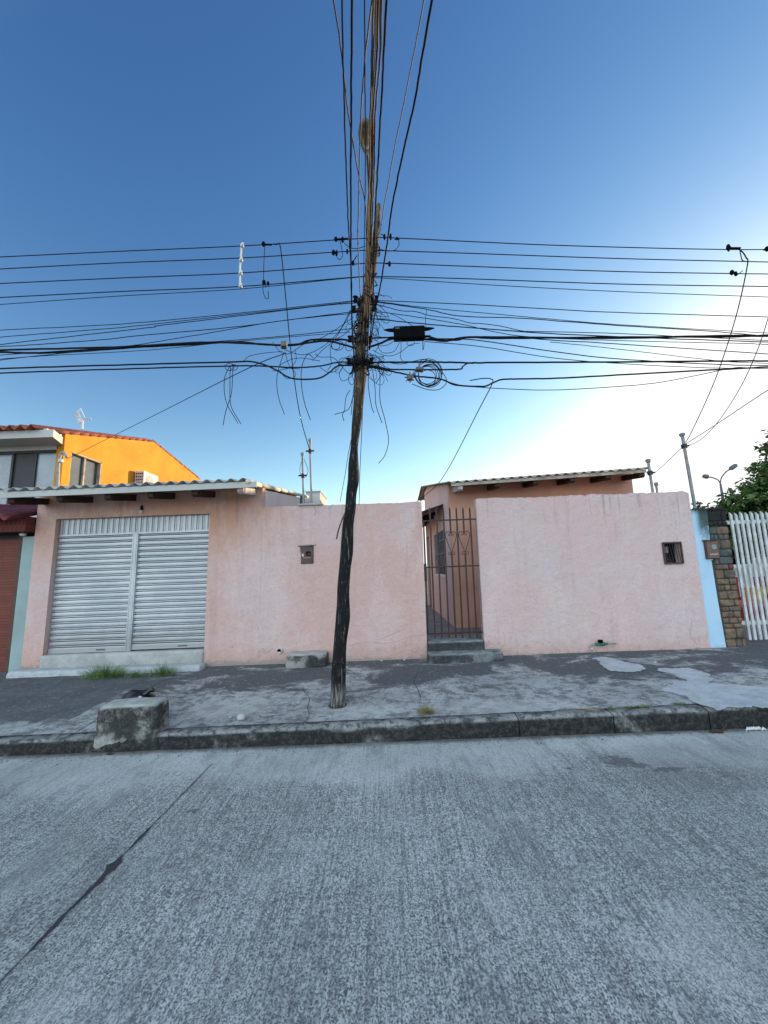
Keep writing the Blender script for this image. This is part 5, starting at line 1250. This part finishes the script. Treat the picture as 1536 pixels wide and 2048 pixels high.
for _ in range(34):
    py = random.choice((606, 626, 655, 690, 728, 732, 745)); c, w_ = polex(py); sx = random.choice((-1, 1)); u = 4.9/770
    x = c.x+sx*w_*u; p0 = Vector((x, 4.24, c.z)); L1 = random.uniform(8, 46)*u; dz = random.uniform(-34, 10)*u; r2 = random.uniform(3, 12)*u
    pts = [p0, p0+Vector((sx*L1*.35, -.02, dz*.2+random.uniform(-.02, .05))), p0+Vector((sx*L1*.8, -.01, dz*.55)), p0+Vector((sx*L1, .01, dz))]
    if random.random() < .6: pts += [pts[-1]+Vector((-sx*r2*.6, 0, -r2)), pts[-1]+Vector((-sx*r2*2, 0, -r2*.2)), pts[-1]+Vector((-sx*r2*2.4, 0, r2*.8))]
    b.tube(cr_(pts, 6), random.choice((.0028, .0035)), 5)
tag(b.build('wire_tangle', M['cable'], smooth=True), 'knotted black wire wrapped round the upper half of the wooden pole', 'cable tangle', kind='stuff')
# vertical risers on the pole face
for i, (dx0, dx1, y0, y1, mt) in enumerate(((-3, -4, 600, 470, 'cable_tan'), (1, -2, 690, 480, 'cable'), (4, 2, 730, 560, 'cable_tan'), (-6, -6, 725, 610, 'cable_tan'), (6, 5, 610, 500, 'cable'))):
    pts = []
    for k in range(9):
        py = y0+(y1-y0)*k/8; c, w_ = polex(py); dx = dx0+(dx1-dx0)*k/8+random.uniform(-1, 1); r = w_*5/770
        pts.append(c+Vector((dx*5/770, -math.sqrt(max(0, r*r-(dx*5/770)**2))-.012, 0)))
    MB().tube(cr_(pts, 5), .007, 6).build('riser_cable', M[mt], UPo, smooth=True)

# ---------------------------------------------------------------- ground clutter
def tuft(name, lb, c, rx, ry, h, n, mt, seed, cat='grass', spread=.8, w_=.006):
    rnd = random.Random(seed); b = MB(); c = Vector(c)
    for _ in range(n):
        a = rnd.uniform(0, 6.28); rr = rnd.random()**.7; p = c+Vector((rx*rr*math.cos(a), ry*rr*math.sin(a), 0))
        L_ = h*rnd.uniform(.5, 1.15)*(1.1-.5*rr); d = Vector((math.cos(a)*rr+rnd.uniform(-.5, .5), math.sin(a)*rr+rnd.uniform(-.5, .5), 0))*spread
        s_ = Vector((-math.sin(a+1), math.cos(a+1), 0))*w_*rnd.uniform(.6, 1.2)*.5; prev = None; pts = []
        for k in range(5):
            t = k/4; q = p+Vector((0, 0, L_*t*(1-.35*t*spread)))+d*L_*t*t*.9
            ww = s_*(1-t*.95); pts.append((q-ww, q+ww))
        o = len(b.v)
        for u, v in pts: b.v += [tuple(u), tuple(v)]
        b.f += [(o+2*k, o+2*k+1, o+2*k+3, o+2*k+2) for k in range(4)]
    return tag(b.build(name, mt), lb, cat)
q = GN(215, 1352, .2); tuft('grass_tuft', 'larger bushy green grass tuft before the roller shutter', (q.x-.04, q.y-.02, .19), .32, .11, .29, 560, M['grass'], 1)
q = GN(268, 1353, .2); tuft('grass_tuft', 'low spreading green tuft between the two taller tufts', (q.x, q.y+.02, .19), .16, .07, .13, 200, M['grass'], 12)
q = GN(322, 1350, .2); tuft('grass_tuft', 'smaller green grass tuft at the right end of the garage step', (q.x, q.y+.02, .19), .22, .09, .27, 260, M['grass'], 2)
q = GN(852, 1424, .165); tuft('grass_tuft', 'round dry yellowish grass tuft on the sidewalk right of the pole', (q.x, q.y, .155), .085, .07, .11, 420, M['straw'], 3, w_=.004)
for (px, py, rx, lb, n_, mt, sd) in ((1270, 1419, .16, 'flat green weed strip along the kerb top', 260, 'grass', 4), (1358, 1413, .06, 'small weed clump on the kerb by the cement patch', 90, 'grass', 5), (1175, 1424, .10, 'sparse dry weeds on the kerb, left of the green strip', 110, 'straw', 6), (1222, 1420, .03, 'tiny green sprout at a kerb joint', 40, 'grass', 7)):
    q = GN(px, py, .155); tuft('weed_clump', lb, (q.x, q.y, .150+kx(q.x)), rx, .025, .045, n_, M[mt], sd, 'weed', 1.2)
for px, py, rx, sd, lb in ((420, 1330, .07, 31, 'dry weeds at the foot of the pink wall beside the garage step'), (848, 1322, .03, 32, 'tiny weeds at the left foot of the gate steps')):
    q = GN(px, py, .2); tuft('weed_clump', lb, (q.x, q.y+.0, .195), rx, .03, .06, 60, M['straw'], sd, 'weed')
def rock(name, lb, c, s_, mt, cat='stone', seed=0):
    b = rough_block(c[0]-s_[0]/2, c[0]+s_[0]/2, c[1]-s_[1]/2, c[1]+s_[1]/2, c[2]-.005, c[2]+s_[2], min(s_)*.22, min(s_)/3, 0, 0, 14+seed)
    return tag(b.build(name, mt, smooth=True), lb, cat)
q = GN(482, 1437, .16); rock('loose_stone', 'pale loose stone on the sidewalk left of the pole', (q.x, q.y, .155), (.085, .07, .05), M['conc_pale'])
for i, (px, py, s_, lb) in enumerate(((461, 1429, .018, 'tiny pale pebble left of the loose stone'), (660, 1428, .02, 'tiny pebble at the left foot of the pole'), (1310, 1329, .03, 'white scrap between the two cement patches'), (763, 1324, .03, 'tan rubble bit at the wall foot right of the pole'), (808, 1321, .025, 'tan rubble bit nearer the gate'))):
    q = GN(px, py, .17); rock('pebble', lb, (q.x, min(q.y, 6.15), wz(q.x, q.y)), (s_*1.4, s_, s_*.6), M['conc_pale'], 'pebble', i)
q = GN(1508, 1462, .0); b = MB(); random.seed(5)
for i in range(7):
    a = Vector((q.x-.07+i*.022, q.y+random.uniform(-.01, .01), .005)); b.tube([a, a+Vector((.02, .005, .018)), a+Vector((.045, -.005, .004))], [.004, .014, .004], 6)
tag(b.build('crumpled_tissue', M['white'], smooth=True), 'crumpled white litter in the gutter at the right edge', 'litter')
for i, (px, py, lb) in enumerate(((212, 1510, 'dead leaf in the gutter under the plinth'), (1418, 1466, 'clump of dead leaves in the gutter near the white litter'), (1440, 1462, 'dark dead leaf in the gutter just left of the white litter'), (530, 1493, 'dead leaf in the gutter left of the pole'))):
    q = GN(px, py, 0); b = MB()
    for k in range(3 if i == 1 else 1):
        a = Vector((q.x+k*.03, q.y-.01*k, .006)); b.tube([a, a+Vector((.03, .004, .008)), a+Vector((.065, .0, .003))], [.003, .014, .002], 5)
    tag(b.build('dead_leaf', M['wood']), lb, 'leaf')
# trash bag behind plinth
q = P(272, 1381, 4.30); c = Vector((q.x, 4.30, q.z-.30)); b = MB(); nu, nv = 28, 16
for j in range(nv+1):
    for i in range(nu):
        th = math.pi*j/nv; ph = 2*math.pi*i/nu; r = 1+.22*nz(math.cos(ph)*math.sin(th), math.sin(ph)*math.sin(th), math.cos(th), 2.3)+.08*abs(nz(math.cos(ph), math.sin(ph), th, 6))
        x = .17*math.sin(th)*math.cos(ph)*r; y = .13*math.sin(th)*math.sin(ph)*r; z = .15+.15*math.cos(th)*r
        if x > .08: z += (x-.08)*.45
        b.v.append((c.x+x, c.y+y, max(.16, c.z+z)))
for j in range(nv):
    for i in range(nu): i2 = (i+1) % nu; b.f.append((j*nu+i, j*nu+i2, (j+1)*nu+i2, (j+1)*nu+i))
t = thing('trash_bag', 'black plastic trash bag slumped behind the kerb plinth', 'trash bag', c)
b.build('bag', M['bag'], t, smooth=True)
b = MB(); b.tube(cr_([c+Vector((.10, 0, .25)), c+Vector((.15, -.01, .29)), c+Vector((.19, 0, .31))], 4), [.04, .034, .028, .022, .018, .02, .026, .03, .02], 8).build('knot', M['bag'], t, smooth=True)
rock('crumpled_wrapper', 'pink and white wrapper tucked beside the black trash bag', (c.x+.13, c.y-.13, c.z+.19), (.05, .04, .09), simple('pink_wrapper', (.70, .62, .60), .5, scale=25, dark=(.6, .2, .25)), 'litter', 3)['label'] = 'pink and white wrapper tucked beside the black trash bag'

# loose grit and crumbs of mortar on the road edge and sidewalk
rnd = random.Random(77); b = MB()
def bit(x, y, z, r):
    v = []
    for k in range(6):
        a = k*math.pi/3+rnd.random()*.6; q = r*rnd.uniform(.6, 1.1); v.append((x+q*math.cos(a), y+q*math.sin(a), z))
    v.append((x+rnd.uniform(-.3, .3)*r, y+rnd.uniform(-.3, .3)*r, z+r*rnd.uniform(.5, .9))); b.add(v, [(k, (k+1) % 6, 6) for k in range(6)])
for _ in range(700): bit(rnd.uniform(-5, 5.5), KY-.02-abs(rnd.gauss(0, .07)), .001, rnd.uniform(.003, .010))
for _ in range(500):
    x = rnd.uniform(-5.4, 5.4); y = rnd.uniform(KY+.05, 6.1); bit(x, y, walk_z(x, max(y, KY+.16))-.001, rnd.uniform(.002, .008))
for _ in range(420):
    x = rnd.uniform(-5.4, 5.4); y = 6.17-abs(rnd.gauss(0, .04)); bit(x, y, walk_z(x, y)-.001, rnd.uniform(.004, .014))
for _ in range(260): bit(rnd.uniform(-4, 4), rnd.uniform(.9, 3.7), .001, rnd.uniform(.002, .006))
tag(b.build('grit', simple('grit', (.22, .20, .18), .95, scale=30, dark=(.06, .055, .05)), origin=(0, 0, 0)), 'loose grit and mortar crumbs along the gutter and wall foot', 'grit', kind='stuff')
